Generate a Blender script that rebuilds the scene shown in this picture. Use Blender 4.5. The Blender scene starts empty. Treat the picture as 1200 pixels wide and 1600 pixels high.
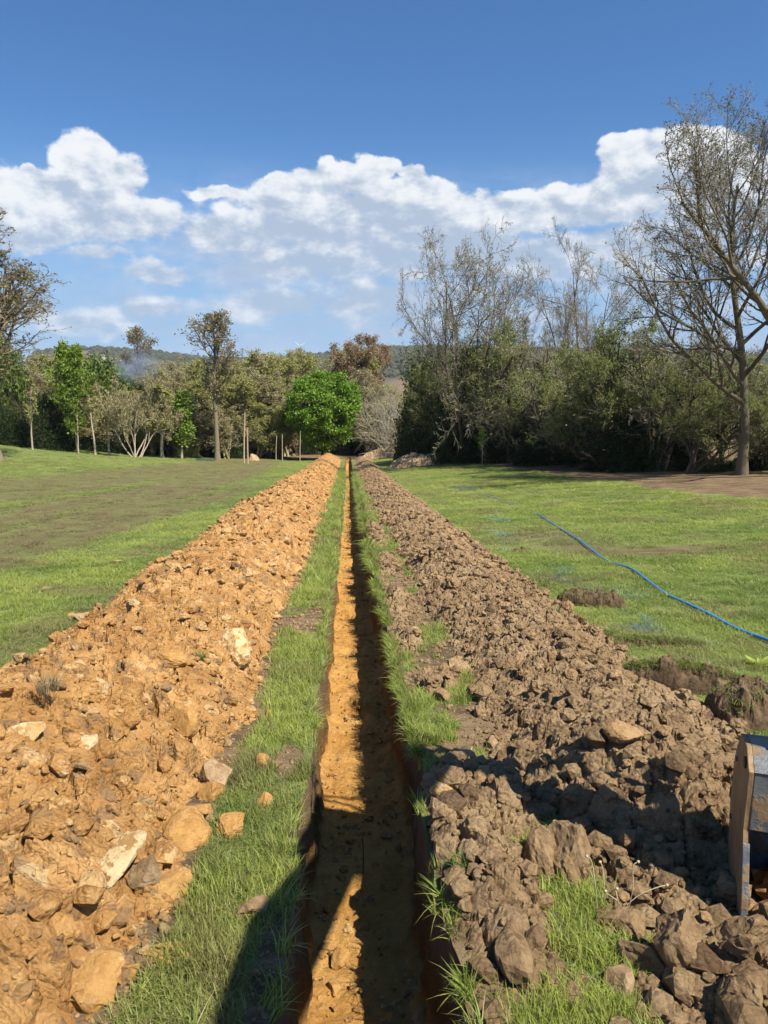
import bpy, math
import numpy as np
from mathutils import Vector
PI = math.pi
S = bpy.context.scene
COL = S.collection

# ------------------------------------------------------------------ camera
CAM = np.array([0.0, 0.0, 2.0])
PITCH, YAW, FPX = math.radians(10.8), math.radians(2.76), 1180.0
cd = bpy.data.cameras.new('camera'); cam = bpy.data.objects.new('camera', cd); COL.objects.link(cam)
cam.location = CAM; cam.rotation_euler = (PI/2 - PITCH, 0, -YAW)
cd.sensor_fit = 'VERTICAL'; cd.sensor_height = 24.0; cd.lens = 24.0*FPX/1600.0
cd.clip_start = 0.05; cd.clip_end = 20000
S.camera = cam

# ------------------------------------------------------------------ light
SUN_L = np.array([-0.50, 0.47, -1.0])          # the way the sunlight travels
SUN_L = SUN_L/np.linalg.norm(SUN_L)
sd = bpy.data.lights.new('sun', 'SUN'); sun = bpy.data.objects.new('sun', sd); COL.objects.link(sun)
sun.rotation_euler = Vector(SUN_L).to_track_quat('-Z', 'Y').to_euler()
sd.energy = 5.0; sd.angle = math.radians(0.5); sd.color = (1.0, 0.93, 0.82)
S.view_settings.view_transform = 'Standard'; S.view_settings.look = 'None'
S.view_settings.gamma = 1.0; S.view_settings.use_curve_mapping = False
S.view_settings.exposure = 0.80
S.render.engine = 'CYCLES'
S.cycles.max_bounces = 5; S.cycles.diffuse_bounces = 1; S.cycles.glossy_bounces = 2
S.cycles.transmission_bounces = 3; S.cycles.volume_bounces = 0; S.cycles.transparent_max_bounces = 8
S.cycles.caustics_reflective = False; S.cycles.caustics_refractive = False

class NT:
    """small node-tree writer"""
    def __init__(s, tree): s.t = tree; s.n = tree.nodes; s.l = tree.links; s.n.clear()
    def new(s, t, **k):
        o = s.n.new(t)
        for a, b in k.items(): setattr(o, a, b)
        return o
    def put(s, sock, v):
        if v is None: return
        if hasattr(v, 'is_output') or isinstance(v, bpy.types.NodeSocket): s.l.new(v, sock)
        else: sock.default_value = v
    def m(s, op, a=None, b=None, c=None, clamp=False):
        o = s.new('ShaderNodeMath', operation=op, use_clamp=clamp)
        for i, v in enumerate((a, b, c)): s.put(o.inputs[i], v)
        return o.outputs[0]
    def v(s, op, a=None, b=None, c=None, scale=None):
        o = s.new('ShaderNodeVectorMath', operation=op)
        for i, v in enumerate((a, b, c)):
            if v is not None: s.put(o.inputs[i], v)
        if scale is not None: s.put(o.inputs['Scale'], scale)
        return o.outputs['Value'] if op in ('LENGTH', 'DOT_PRODUCT', 'DISTANCE') else o.outputs[0]
    def mix(s, f, a, b, mode='MIX'):
        o = s.new('ShaderNodeMix', data_type='RGBA', blend_type=mode)
        s.put(o.inputs[0], f); s.put(o.inputs[6], a); s.put(o.inputs[7], b)
        return o.outputs[2]
    def ramp(s, f, lo, hi, a=0.0, b=1.0, smooth=True):
        o = s.new('ShaderNodeMapRange', interpolation_type='SMOOTHSTEP' if smooth else 'LINEAR')
        s.put(o.inputs[0], f)
        for i, v in enumerate((lo, hi, a, b)): s.put(o.inputs[i+1], v)
        return o.outputs[0]
    def noise(s, vec, scale, detail=4.0, rough=0.55, w=None, dist=0.0, norm=True):
        o = s.new('ShaderNodeTexNoise', noise_dimensions='3D', normalize=norm)
        s.put(o.inputs['Vector'], vec); s.put(o.inputs['Scale'], scale); s.put(o.inputs['Detail'], detail)
        s.put(o.inputs['Roughness'], rough); s.put(o.inputs['Distortion'], dist)
        return o.outputs[0]
    def vor(s, vec, scale, feature='F1', out=0, rand=1.0):
        o = s.new('ShaderNodeTexVoronoi', feature=feature)
        s.put(o.inputs['Vector'], vec); s.put(o.inputs['Scale'], scale); s.put(o.inputs['Randomness'], rand)
        return o.outputs[out]
    def attr(s, name, kind='GEOMETRY', out='Fac'):
        o = s.new('ShaderNodeAttribute', attribute_type=kind, attribute_name=name)
        return o.outputs[out]

def rgb(r, g, b): return (r, g, b, 1.0)

# ------------------------------------------------------------------ sky with clouds
W = bpy.data.worlds.new('World'); S.world = W; W.use_nodes = True
def px_dir(px, py):
    u, v = (px-600)/FPX, (800-py)/FPX
    f = np.array([math.sin(YAW)*math.cos(PITCH), math.cos(YAW)*math.cos(PITCH), -math.sin(PITCH)])
    r = np.array([math.cos(YAW), -math.sin(YAW), 0])
    up = np.cross(r, f)
    d = f + u*r + v*up
    return d/np.linalg.norm(d)
def azel(px, py):
    d = px_dir(px, py); return math.atan2(d[0], d[1]), math.asin(d[2])

def build_sky():
    n = NT(W.node_tree)
    sky = n.new('ShaderNodeTexSky', sky_type='NISHITA', sun_disc=False)
    sky.sun_elevation = math.asin(-SUN_L[2])
    sky.sun_rotation = math.atan2(-SUN_L[0], -SUN_L[1])
    sky.altitude = 100; sky.air_density = 1.0; sky.dust_density = 0.6; sky.ozone_density = 2.2
    P = n.new('ShaderNodeTexCoord').outputs['Generated']
    sep = n.new('ShaderNodeSeparateXYZ'); n.l.new(P, sep.inputs[0])
    az = n.m('ARCTAN2', sep.outputs[0], sep.outputs[1])
    el = n.m('ARCSINE', sep.outputs[2])
    cmb = n.new('ShaderNodeCombineXYZ'); n.l.new(az, cmb.inputs[0]); n.l.new(el, cmb.inputs[1])
    q = cmb.outputs[0]
    # billows push the cloud outlines about
    def warp(vec, scale, amp):
        o = n.new('ShaderNodeTexNoise', noise_dimensions='3D'); n.l.new(vec, o.inputs['Vector'])
        o.inputs['Scale'].default_value = scale; o.inputs['Detail'].default_value = 5; o.inputs['Roughness'].default_value = .6
        c = n.v('SUBTRACT', o.outputs['Color'], (0.5, 0.5, 0.5))
        return n.v('ADD', vec, n.v('MULTIPLY', c, (amp, amp, 0.0)))
    qw = warp(q, 9.0, 0.065)
    # (px, py, half width px, half height px, strength): heaped masses, then long flat shreds
    blobs = [(135,232,55,44,1),(165,290,75,70,1),(95,300,105,50,1),(25,300,70,52,1),(220,345,75,45,1),(130,350,160,40,.9),
             (20,350,60,40,.9),(45,262,20,18,.9),
             (590,258,44,26,1),(640,268,30,18,.9),(545,285,70,30,1),(355,300,30,16,.7),(430,285,36,16,.75),(470,312,120,42,.95),(640,305,90,38,1),(700,320,90,35,.95),(800,318,90,32,.95),
             (560,350,260,60,.85),(860,330,110,40,.9),(380,370,110,45,.8),(330,300,45,14,.55),
             (985,250,58,34,1),(1040,240,80,38,1),(1110,240,90,46,1),(1195,260,90,50,1),(1000,300,110,50,1),(1150,320,150,50,1),
             (700,400,200,45,.85),(960,400,200,50,.85),(480,420,150,35,.7),
             (250,430,62,17,.75),(150,395,55,13,.55),(40,380,40,14,.5),(110,492,150,24,.62),(420,480,120,24,.6),
             (600,470,160,30,.7),(240,478,70,22,.5),(830,410,90,35,.95),(180,512,22,9,.55),(640,510,120,12,.35)]
    def mass(vec):
        dens = None
        for px, py, hw, hh, k in blobs:
            a, e = azel(px, py); a1, _ = azel(px+hw, py); _, e1 = azel(px, py-hh)
            sa, se = 1/abs(a1-a), 1/abs(e1-e)
            d = n.v('MULTIPLY_ADD', vec, (sa, se, 0.0), (-a*sa, -e*se, 0.0))
            L = n.v('LENGTH', d)
            f = n.m('SUBTRACT', k, n.m('MULTIPLY', L, k*0.9))
            dens = f if dens is None else n.m('SMOOTH_MAX', dens, f, 0.12)
        return dens
    dens = mass(qw)
    above = mass(n.v('ADD', qw, (0.012, 0.042, 0.0)))      # how much cloud stands between here and the sun
    # the same fair-weather cloud goes on round the rest of the horizon
    gen = n.noise(n.v('MULTIPLY', P, (1.0, 1.0, 2.4)), 2.6, 3.0, 0.5)
    side = n.ramp(n.m('ABSOLUTE', n.m('SUBTRACT', az, YAW)), 0.50, 0.62)
    band = n.m('MULTIPLY', n.ramp(el, 0.0, 0.06), n.ramp(el, 0.28, 0.62, 1.0, 0.0))
    g = n.m('MULTIPLY', n.ramp(gen, 0.50, 0.78, 0.0, 1.3, smooth=False), n.m('MULTIPLY', side, band))
    dens = n.m('MAXIMUM', n.m('MAXIMUM', dens, -0.6), n.m('SUBTRACT', n.m('MULTIPLY', g, 1.6), 0.6))
    qs = n.v('MULTIPLY', q, (1.0, 1.6, 1.0))
    vb = n.new('ShaderNodeTexVoronoi', feature='SMOOTH_F1'); n.put(vb.inputs['Vector'], warp(qs, 40.0, 0.02)); vb.inputs['Scale'].default_value = 34.0; vb.inputs['Smoothness'].default_value = 0.6
    puff = n.m('SUBTRACT', 0.42, vb.outputs[0])
    n1 = n.noise(qs, 17.0, 9.0, 0.56)
    n2 = n.noise(n.v('ADD', qs, (0.010, 0.016, 0.0)), 17.0, 9.0, 0.60)
    lowf = n.ramp(el, 0.03, 0.24)                 # 0 near the horizon, 1 high up
    edge = n.m('ADD', dens, n.m('MULTIPLY', n.m('SUBTRACT', n1, 0.5), n.ramp(lowf, 0, 1, 1.05, .80)))
    edge = n.m('ADD', edge, n.m('MULTIPLY', puff, .30))
    alpha = n.ramp(edge, n.ramp(lowf, 0, 1, -0.10, 0.05), n.ramp(lowf, 0, 1, 0.42, 0.24))
    alpha = n.m('MULTIPLY', alpha, n.ramp(lowf, 0.0, 1.0, 0.72, 0.98))
    lit = n.m('ADD', n.m('MULTIPLY', n.m('SUBTRACT', n1, n2), 4.2), n.m('MULTIPLY', puff, .75))
    # tops bright, bellies grey
    big = n.noise(n.v('MULTIPLY', q, (1.0, 1.5, 1.0)), 7.0, 3.0, 0.5)
    lit = n.m('ADD', lit, n.m('MULTIPLY', n.m('SUBTRACT', big, .5), 1.5))
    top = n.m('SUBTRACT', n.ramp(el, 0.09, 0.26, -0.05, 0.62, smooth=False), n.m('MULTIPLY', n.m('MAXIMUM', above, 0.0), 0.85))
    left = n.ramp(az, -0.42, -0.2, 0.3, 0.0)
    lit = n.m('ADD', n.m('ADD', lit, top), left)
    lit = n.m('ADD', lit, n.ramp(edge, 0.1, 0.8, 0.15, -0.1))
    f = n.ramp(lit, -0.60, 0.92)
    ccol = n.mix(f, rgb(5.2, 6.3, 8.0), rgb(10.6, 10.9, 11.2))
    skyc = n.mix(1.0, sky.outputs[0], SKY_TINT, 'MULTIPLY')
    # pale haze low over the horizon
    hz = n.ramp(el, 0.0, 0.30, 0.80, 0.0)
    skyc = n.mix(hz, skyc, rgb(3.9, 6.1, 9.6))
    vn = n.noise(n.v('MULTIPLY', q, (1.0, 2.6, 1.0)), 9.0, 6.0, 0.62)
    vm = n.m('MULTIPLY', n.ramp(az, -0.42, -0.08, .35, 1.0), n.m('MULTIPLY', n.ramp(el, 0.01, 0.07, .35, 1.0), n.ramp(el, 0.15, 0.255, 1.0, 0.0)))
    vm = n.m('MULTIPLY', vm, n.ramp(vn, 0.36, 0.64, 0.0, 0.85))
    skyc = n.mix(vm, skyc, n.mix(n.ramp(n1, .35, .7), rgb(4.6, 6.0, 8.3), rgb(7.2, 8.1, 9.6)))
    out = n.mix(alpha, skyc, ccol)
    bg = n.new('ShaderNodeBackground'); n.l.new(out, bg.inputs[0]); bg.inputs[1].default_value = 0.050
    w = n.new('ShaderNodeOutputWorld'); n.l.new(bg.outputs[0], w.inputs[0])
    W.cycles.sampling_method = 'MANUAL'; W.cycles.sample_map_resolution = 512
SKY_TINT = rgb(0.64, 1.06, 1.48)
build_sky()

# ------------------------------------------------------------------ numpy noise
M32 = np.uint64(0xffffffff)
def _hash(ix, iy, iz, seed):
    h = (ix.astype(np.int64)*73856093) ^ (iy.astype(np.int64)*19349663) ^ (iz.astype(np.int64)*83492791) ^ np.int64(seed*2654435761 % (1 << 31))
    h = (h & 0xffffffff).astype(np.uint64)
    h = ((h ^ (h >> np.uint64(15)))*np.uint64(2246822519)) & M32
    h = ((h ^ (h >> np.uint64(13)))*np.uint64(3266489917)) & M32
    h = h ^ (h >> np.uint64(16))
    return h.astype(np.float64)/4294967295.0
def vn2(x, y, seed=0):
    ix, iy = np.floor(x), np.floor(y); fx, fy = x-ix, y-iy
    z = np.zeros_like(ix)
    ux, uy = fx*fx*(3-2*fx), fy*fy*(3-2*fy)
    a = _hash(ix, iy, z, seed); b = _hash(ix+1, iy, z, seed); c = _hash(ix, iy+1, z, seed); d = _hash(ix+1, iy+1, z, seed)
    return (a*(1-ux)+b*ux)*(1-uy)+(c*(1-ux)+d*ux)*uy
def fbm(x, y, oct=4, seed=0, gain=0.5):
    s, a, t = 0, 1.0, 0
    for o in range(oct):
        s = s + a*vn2(x*2**o+17.3*o, y*2**o-9.1*o, seed+o); t += a; a *= gain
    return s/t
def worley(x, y, seed=0):
    ix, iy = np.floor(x), np.floor(y); z = np.zeros_like(ix)
    F1 = np.full(x.shape, 9.0); F2 = np.full(x.shape, 9.0); cid = np.zeros(x.shape)
    for dx in (-1, 0, 1):
        for dy in (-1, 0, 1):
            cx, cy = ix+dx, iy+dy
            px = cx+_hash(cx, cy, z, seed); py = cy+_hash(cx, cy, z+1, seed)
            d = np.hypot(x-px, y-py); h = _hash(cx, cy, z+2, seed)
            n = d < F1
            F2 = np.where(n, F1, np.minimum(F2, d)); cid = np.where(n, h, cid); F1 = np.where(n, d, F1)
    return F1, F2, cid
def sstep(x, a, b):
    t = np.clip((x-a)/(b-a), 0, 1); return t*t*(3-2*t)

# ------------------------------------------------------------------ lie of the land
YK = [-200, -60, 0, 20, 40, 60, 80, 100, 118, 160, 300, 700, 1100, 1500, 2000, 2500, 6000]
ZK = [6.72, 6.72, 0, -2.18, -4.26, -6.22, -8.06, -9.8, -11.3, -16, -29, -46, -36, 4, 36, 20, -50]
_t = np.linspace(-200, 6000, 6201); _z = np.interp(_t, YK, ZK)
_near = _t <= 110
_z[_near] = -0.112*np.maximum(_t[_near], -60)+0.00017*np.maximum(_t[_near], -60)**2
_k = np.ones(61)/61; _zs = np.convolve(np.pad(_z, 30, 'edge'), _k, 'valid')
_bl = sstep(_t, 105, 140); _z = _z*(1-_bl)+_zs*_bl
AZK = np.radians([-60, -30, -25, -22.5, -21.5, -19, -14, -10, -6, -3, 2, 8, 30, 60])
EZK = [-40, -40, -40, -30, 4, 14, 2, -16, -16, -6, 14, 14, 4, -4]
def Zs(x, y):
    x = np.asarray(x, float); y = np.asarray(y, float)
    z = np.interp(y, _t, _z)
    fy = sstep(y, -5, 80)
    z = z + 0.00225*np.clip(-x-3, 0, 60)**2*fy*np.where(y > 140, np.clip(1-(y-140)/300, 0, 1), 1)
    r = 0.085*np.clip(x-2.0, 0, 40)*np.clip(y/62, 0, 1.15)
    z = z + r*np.clip(1-(y-130)/300, 0, 1)
    far = sstep(y, 900, 1700)
    az = np.arctan2(x, np.maximum(y, 1))
    z = z + far*np.interp(az, AZK, EZK)*(y/2000)
    z = z + far*8*(fbm(x/160, y/160, 3, 5)-.5)
    return z
def Z(x, y):
    x = np.asarray(x, float); y = np.asarray(y, float)
    return Zs(x, y) + 0.05*(fbm(x/1.7, y/1.7, 3, 11)-.5)*sstep(np.hypot(x, y), 0, 3) + 0.25*(fbm(x/14, y/14, 2, 12)-.5)*sstep(np.hypot(x-.1, y*.4), 4, 20)
def z1(x, y): return float(Z(np.array([x]), np.array([y]))[0])
_f = np.array([math.sin(YAW)*math.cos(PITCH), math.cos(YAW)*math.cos(PITCH), -math.sin(PITCH)])
_r = np.array([math.cos(YAW), -math.sin(YAW), 0]); _u = np.cross(_r, _f)
def ground_at(px, py, h=0.0):
    """the place on the ground that a picture point shows"""
    d = px_dir(px, py); t = np.concatenate([np.linspace(1.5, 30, 1200), np.linspace(30, 200, 1500)])
    p = CAM[None]+d[None]*t[:, None]
    below = p[:, 2] < Z(p[:, 0], p[:, 1])+h
    i = int(np.argmax(below)) if below.any() else len(t)-1
    return float(p[i, 0]), float(p[i, 1])
def at_dist(px, Y, py=None):
    """x of a picture column at distance Y (and the height a picture row has there)"""
    u = (px-600)/FPX
    row = 600 if py is None else py
    d = px_dir(px, row); t = Y/d[1]
    return float(CAM[0]+d[0]*t), float(CAM[2]+d[2]*t)

# ------------------------------------------------------------------ mesh helpers
def mk_mesh(name, V, quads=None, tris=None, mat=None, smooth=True, attrs=None):
    me = bpy.data.meshes.new(name)
    V = np.asarray(V, np.float32)
    nq = 0 if quads is None else len(quads); nt = 0 if tris is None else len(tris)
    me.vertices.add(len(V)); me.vertices.foreach_set('co', V.ravel())
    loops = []
    if nq: loops.append(np.asarray(quads, np.int32).ravel())
    if nt: loops.append(np.asarray(tris, np.int32).ravel())
    L = np.concatenate(loops); me.loops.add(len(L)); me.loops.foreach_set('vertex_index', L)
    me.polygons.add(nq+nt)
    st = np.concatenate([np.arange(nq)*4, nq*4+np.arange(nt)*3]).astype(np.int32)
    me.polygons.foreach_set('loop_start', st)
    me.polygons.foreach_set('use_smooth', np.full(nq+nt, bool(smooth)))
    me.update(calc_edges=True)
    for k, a in (attrs or {}).items():
        a = np.asarray(a, np.float32)
        if a.ndim == 1:
            at = me.attributes.new(k, 'FLOAT', 'POINT'); at.data.foreach_set('value', a)
        elif a.shape[1] == 4:
            at = me.attributes.new(k, 'FLOAT_COLOR', 'POINT'); at.data.foreach_set('color', a.ravel())
        else:
            at = me.attributes.new(k, 'FLOAT_VECTOR', 'POINT'); at.data.foreach_set('vector', a.ravel())
    if mat: me.materials.append(mat)
    return me
def ob(name, me, parent=None, loc=(0, 0, 0), rot=(0, 0, 0), sc=None, kind=None):
    o = bpy.data.objects.new(name, me); COL.objects.link(o)
    o.location = loc; o.rotation_euler = rot
    if sc is not None: o.scale = sc if hasattr(sc, '__len__') else (sc, sc, sc)
    if parent: o.parent = parent
    if kind: o['kind'] = kind
    return o
def tag(o, label, cat, group=None):
    o['label'] = label; o['category'] = cat
    if group: o['group'] = group
    return o
def thing(name, label, cat, loc=(0, 0, 0), rotz=0.0, group=None):
    return tag(ob(name, None, loc=loc, rot=(0, 0, rotz)), label, cat, group)
def grid_faces(nr, nc, keep=None):
    i = np.arange(nr-1)[:, None]*nc+np.arange(nc-1)[None]
    q = np.stack([i, i+1, i+nc+1, i+nc], -1).reshape(-1, 4)
    return q if keep is None else q[keep.reshape(-1)]
def compact(V, Q, attrs=None):
    used = np.zeros(len(V), bool); used[Q.ravel()] = True
    m = np.cumsum(used)-1
    return V[used], m[Q], {k: a[used] for k, a in (attrs or {}).items()}

# ------------------------------------------------------------------ materials
def mat(name):
    m = bpy.data.materials.new(name); m.use_nodes = True
    return m, NT(m.node_tree)
def finish(n, col, rough=0.9, bump=None, strength=0.5, dist=0.02, spec=0.25, trans=None, metal=0.0):
    b = n.new('ShaderNodeBsdfPrincipled')
    n.put(b.inputs['Base Color'], col); n.put(b.inputs['Roughness'], rough)
    b.inputs['Specular IOR Level'].default_value = spec; n.put(b.inputs['Metallic'], metal)
    if bump is not None:
        bp = n.new('ShaderNodeBump'); bp.inputs['Strength'].default_value = strength; bp.inputs['Distance'].default_value = dist
        n.l.new(bump, bp.inputs['Height']); n.l.new(bp.outputs[0], b.inputs['Normal'])
    o = n.new('ShaderNodeOutputMaterial'); sh = b.outputs[0]
    if trans is not None:
        t = n.new('ShaderNodeBsdfTranslucent'); n.put(t.inputs[0], col)
        mx = n.new('ShaderNodeMixShader'); mx.inputs[0].default_value = trans
        n.l.new(sh, mx.inputs[1]); n.l.new(t.outputs[0], mx.inputs[2]); sh = mx.outputs[0]
    n.l.new(sh, o.inputs[0])
def simple(name, c1, c2, scale=8, rough=0.8, bump=0.3, bs=30, metal=0.0, spec=0.3):
    m, n = mat(name); P = n.new('ShaderNodeTexCoord').outputs['Object']
    f = n.ramp(n.noise(P, scale, 5, .6), .3, .7)
    finish(n, n.mix(f, rgb(*c1), rgb(*c2)), rough, n.noise(P, bs, 5, .65), bump, 0.01, spec, metal=metal)
    return m
def geo_pos(n): return n.new('ShaderNodeNewGeometry').outputs['Position']

def clay_mat(name, orange=1.0):
    m, n = mat(name); P = geo_pos(n)
    a = n.ramp(n.noise(P, 1.3, 5, .62), .36, .62)
    b = n.ramp(n.noise(n.v('ADD', P, (7, 3, 1)), 4.5, 5, .65), .40, .62)
    c = n.ramp(n.noise(n.v('ADD', P, (3, 11, 5)), 11, 4, .6), .55, .72)
    d = n.ramp(n.noise(n.v('ADD', P, (13, 1, 9)), 2.6, 5, .7), .58, .70)
    fine = n.noise(P, 60, 4, .7)
    col = n.mix(a, rgb(.40, .215, .072), rgb(.52, .300, .115))
    col = n.mix(n.m('MULTIPLY', b, .70), col, rgb(.30, .150, .048))
    col = n.mix(n.m('MULTIPLY', c, .55), col, rgb(.62, .42, .19))
    col = n.mix(n.m('MULTIPLY', d, .75), col, rgb(.250, .165, .085))
    cid = n.vor(P, 14, 'F1', 1)
    sp = n.new('ShaderNodeSeparateColor'); n.l.new(cid, sp.inputs[0])
    col = n.mix(n.ramp(sp.outputs[0], .91, .97, 0, .5), col, rgb(.64, .48, .26))
    col = n.mix(n.ramp(sp.outputs[1], .86, .95, 0, .6), col, rgb(.20, .13, .075))
    rnd = n.attr('tone'); col = n.mix(rnd, col, rgb(.60, .44, .22))
    drk = n.attr('dull'); col = n.mix(drk, col, rgb(.23, .155, .085))
    col = n.mix(1.0, col, n.mix(fine, rgb(.66, .64, .62), rgb(1.28, 1.28, 1.28)), 'MULTIPLY')
    h = n.m('ADD', n.noise(P, 26, 8, .72), n.m('MULTIPLY', n.vor(P, 45, 'F1'), -.5))
    finish(n, col, .93, h, 1.0, 0.03, .12)
    return m
def loam_mat(name):
    m, n = mat(name); P = geo_pos(n)
    a = n.ramp(n.noise(P, 1.6, 5, .62), .35, .65)
    b = n.ramp(n.noise(n.v('ADD', P, (7, 3, 1)), 6.5, 5, .65), .42, .66)
    c = n.ramp(n.noise(n.v('ADD', P, (3, 11, 5)), 30, 3, .6), .62, .74)
    fine = n.noise(P, 70, 4, .7)
    col = n.mix(a, rgb(.290, .198, .106), rgb(.390, .275, .152))
    col = n.mix(n.m('MULTIPLY', b, .6), col, rgb(.165, .098, .053))
    col = n.mix(n.m('MULTIPLY', c, .6), col, rgb(.42, .30, .17))
    rnd = n.attr('tone'); col = n.mix(rnd, col, rgb(.42, .27, .13))
    drk = n.attr('dull'); col = n.mix(drk, col, rgb(.12, .075, .045))
    col = n.mix(1.0, col, n.mix(fine, rgb(.58, .56, .54), rgb(1.34, 1.34, 1.34)), 'MULTIPLY')
    h = n.m('ADD', n.noise(P, 30, 8, .74), n.m('MULTIPLY', n.vor(P, 38, 'F1'), -.7))
    finish(n, col, .95, h, 1.0, 0.034, .10)
    return m
CLAY, LOAM = clay_mat('orange_clay'), loam_mat('brown_topsoil')

def ground_material():
    m, n = mat('field_turf'); P = geo_pos(n)
    at = n.new('ShaderNodeAttribute', attribute_type='GEOMETRY', attribute_name='cover')
    sp = n.new('ShaderNodeSeparateColor'); n.l.new(at.outputs['Color'], sp.inputs[0])
    bare, worn, wood = sp.outputs[0], sp.outputs[1], sp.outputs[2]
    g1 = n.ramp(n.noise(P, .35, 6, .62), .38, .62)
    g2 = n.ramp(n.noise(P, 3.2, 5, .65), .36, .66)
    g3 = n.noise(P, 26, 4, .75)
    col = n.mix(g1, rgb(.125, .165, .048), rgb(.185, .220, .075))
    col = n.mix(n.m('MULTIPLY', g2, .45), col, rgb(.215, .250, .085))
    col = n.mix(n.m('MULTIPLY', n.ramp(n.noise(n.v('ADD', P, (31, 7, 3)), 1.4, 5, .7), .56, .72), .5), col, rgb(.24, .215, .10))
    wn = n.m('MULTIPLY', worn, n.ramp(n.noise(n.v('MULTIPLY', P, (1, .5, 1)), 1.6, 7, .72), .36, .58, .45, 1))
    col = n.mix(wn, col, rgb(.135, .105, .056))
    col = n.mix(1.0, col, n.mix(g3, rgb(.45, .46, .42), rgb(1.45, 1.42, 1.35)), 'MULTIPLY')
    soil = n.mix(n.ramp(n.noise(n.v('MULTIPLY', P, (.6, 1.6, 1)), 2.2, 8, .75), .40, .62), rgb(.115, .080, .045), rgb(.25, .175, .10))  # soil darkened and streaked, standing in for tree shadow before the hedge
    soil = n.mix(1.0, soil, n.mix(n.noise(P, 60, 4, .7), rgb(.6, .6, .6), rgb(1.3, 1.3, 1.3)), 'MULTIPLY')
    bn = n.ramp(n.m('ADD', bare, n.m('MULTIPLY', n.m('SUBTRACT', n.noise(P, 9, 6, .7), .5), .5)), .38, .6)
    col = n.mix(bn, col, soil)
    # far fields and woods over the valley
    wc = n.mix(n.ramp(n.noise(P, .02, 6, .7), .4, .6), rgb(.045, .055, .022), rgb(.085, .075, .038))
    col = n.mix(wood, col, wc)
    h = n.m('ADD', n.noise(P, 34, 7, .75), n.m('MULTIPLY', n.noise(P, 5, 4, .6), 1.5))
    finish(n, col, .95, h, .8, 0.03, .10)
    return m
TURF = ground_material()

def foliage_mat(name, a, b, c, trans=.35, rough=.55, spec=.3):
    m, n = mat(name)
    g = n.new('ShaderNodeNewGeometry'); r = g.outputs['Random Per Island']
    col = n.mix(n.ramp(r, 0, .6, smooth=False), rgb(*a), rgb(*b)); col = n.mix(n.ramp(r, .72, 1, smooth=False), col, rgb(*c))
    finish(n, col, rough, None, spec=spec, trans=trans)
    return m
def bark_mat(name, a, b, c=None, sc=3.0):
    m, n = mat(name); P = geo_pos(n)
    r = n.new('ShaderNodeNewGeometry').outputs['Random Per Island']
    f = n.ramp(n.noise(n.v('MULTIPLY', P, (1, 1, .35)), sc*3, 6, .7), .35, .65)
    col = n.mix(f, rgb(*a), rgb(*b))
    if c: col = n.mix(n.m('MULTIPLY', r, .8), col, rgb(*c))
    finish(n, col, .9, n.noise(n.v('MULTIPLY', P, (1, 1, .25)), sc*9, 6, .7), .8, .03, .15)
    return m

# ------------------------------------------------------------------ trench lines and soil heaps
T_END = 97.0
def edgeL(y):
    y = np.asarray(y, float)
    e = -0.265+0.09*(fbm(y/.9, y*0+3, 3, 21)-.5)+0.06*(fbm(y/.22, y*0+5, 2, 22)-.5)
    return np.where((y > T_END) | (y < -.6), 0.08, e)
def edgeR(y):
    y = np.asarray(y, float)
    e = 0.415+0.10*(fbm(y/.9, y*0+8, 3, 23)-.5)+0.06*(fbm(y/.2, y*0+5, 2, 24)-.5)
    return np.where((y > T_END) | (y < -.6), 0.08, e)

def plates(x, y, seed):
    """tilted plates of broken clay: height in -1..1 and distance to the nearest joint"""
    ix, iy = np.floor(x), np.floor(y); z = np.zeros_like(ix)
    F1 = np.full(x.shape, 9.0); F2 = np.full(x.shape, 9.0); H = np.zeros(x.shape)
    for dx in (-1, 0, 1):
        for dy in (-1, 0, 1):
            cx, cy = ix+dx, iy+dy
            px = cx+_hash(cx, cy, z, seed); py = cy+_hash(cx, cy, z+1, seed)
            d = np.hypot(x-px, y-py)*(.8+.4*_hash(cx, cy, z+5, seed)); n = d < F1
            hh = (_hash(cx, cy, z+2, seed)-.5)*1.1+(x-px)*(_hash(cx, cy, z+3, seed)-.5)*2.2+(y-py)*(_hash(cx, cy, z+4, seed)-.5)*2.2
            F2 = np.where(n, F1, np.minimum(F2, d)); H = np.where(n, hh, H); F1 = np.where(n, d, F1)
    return H, F2-F1

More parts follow.
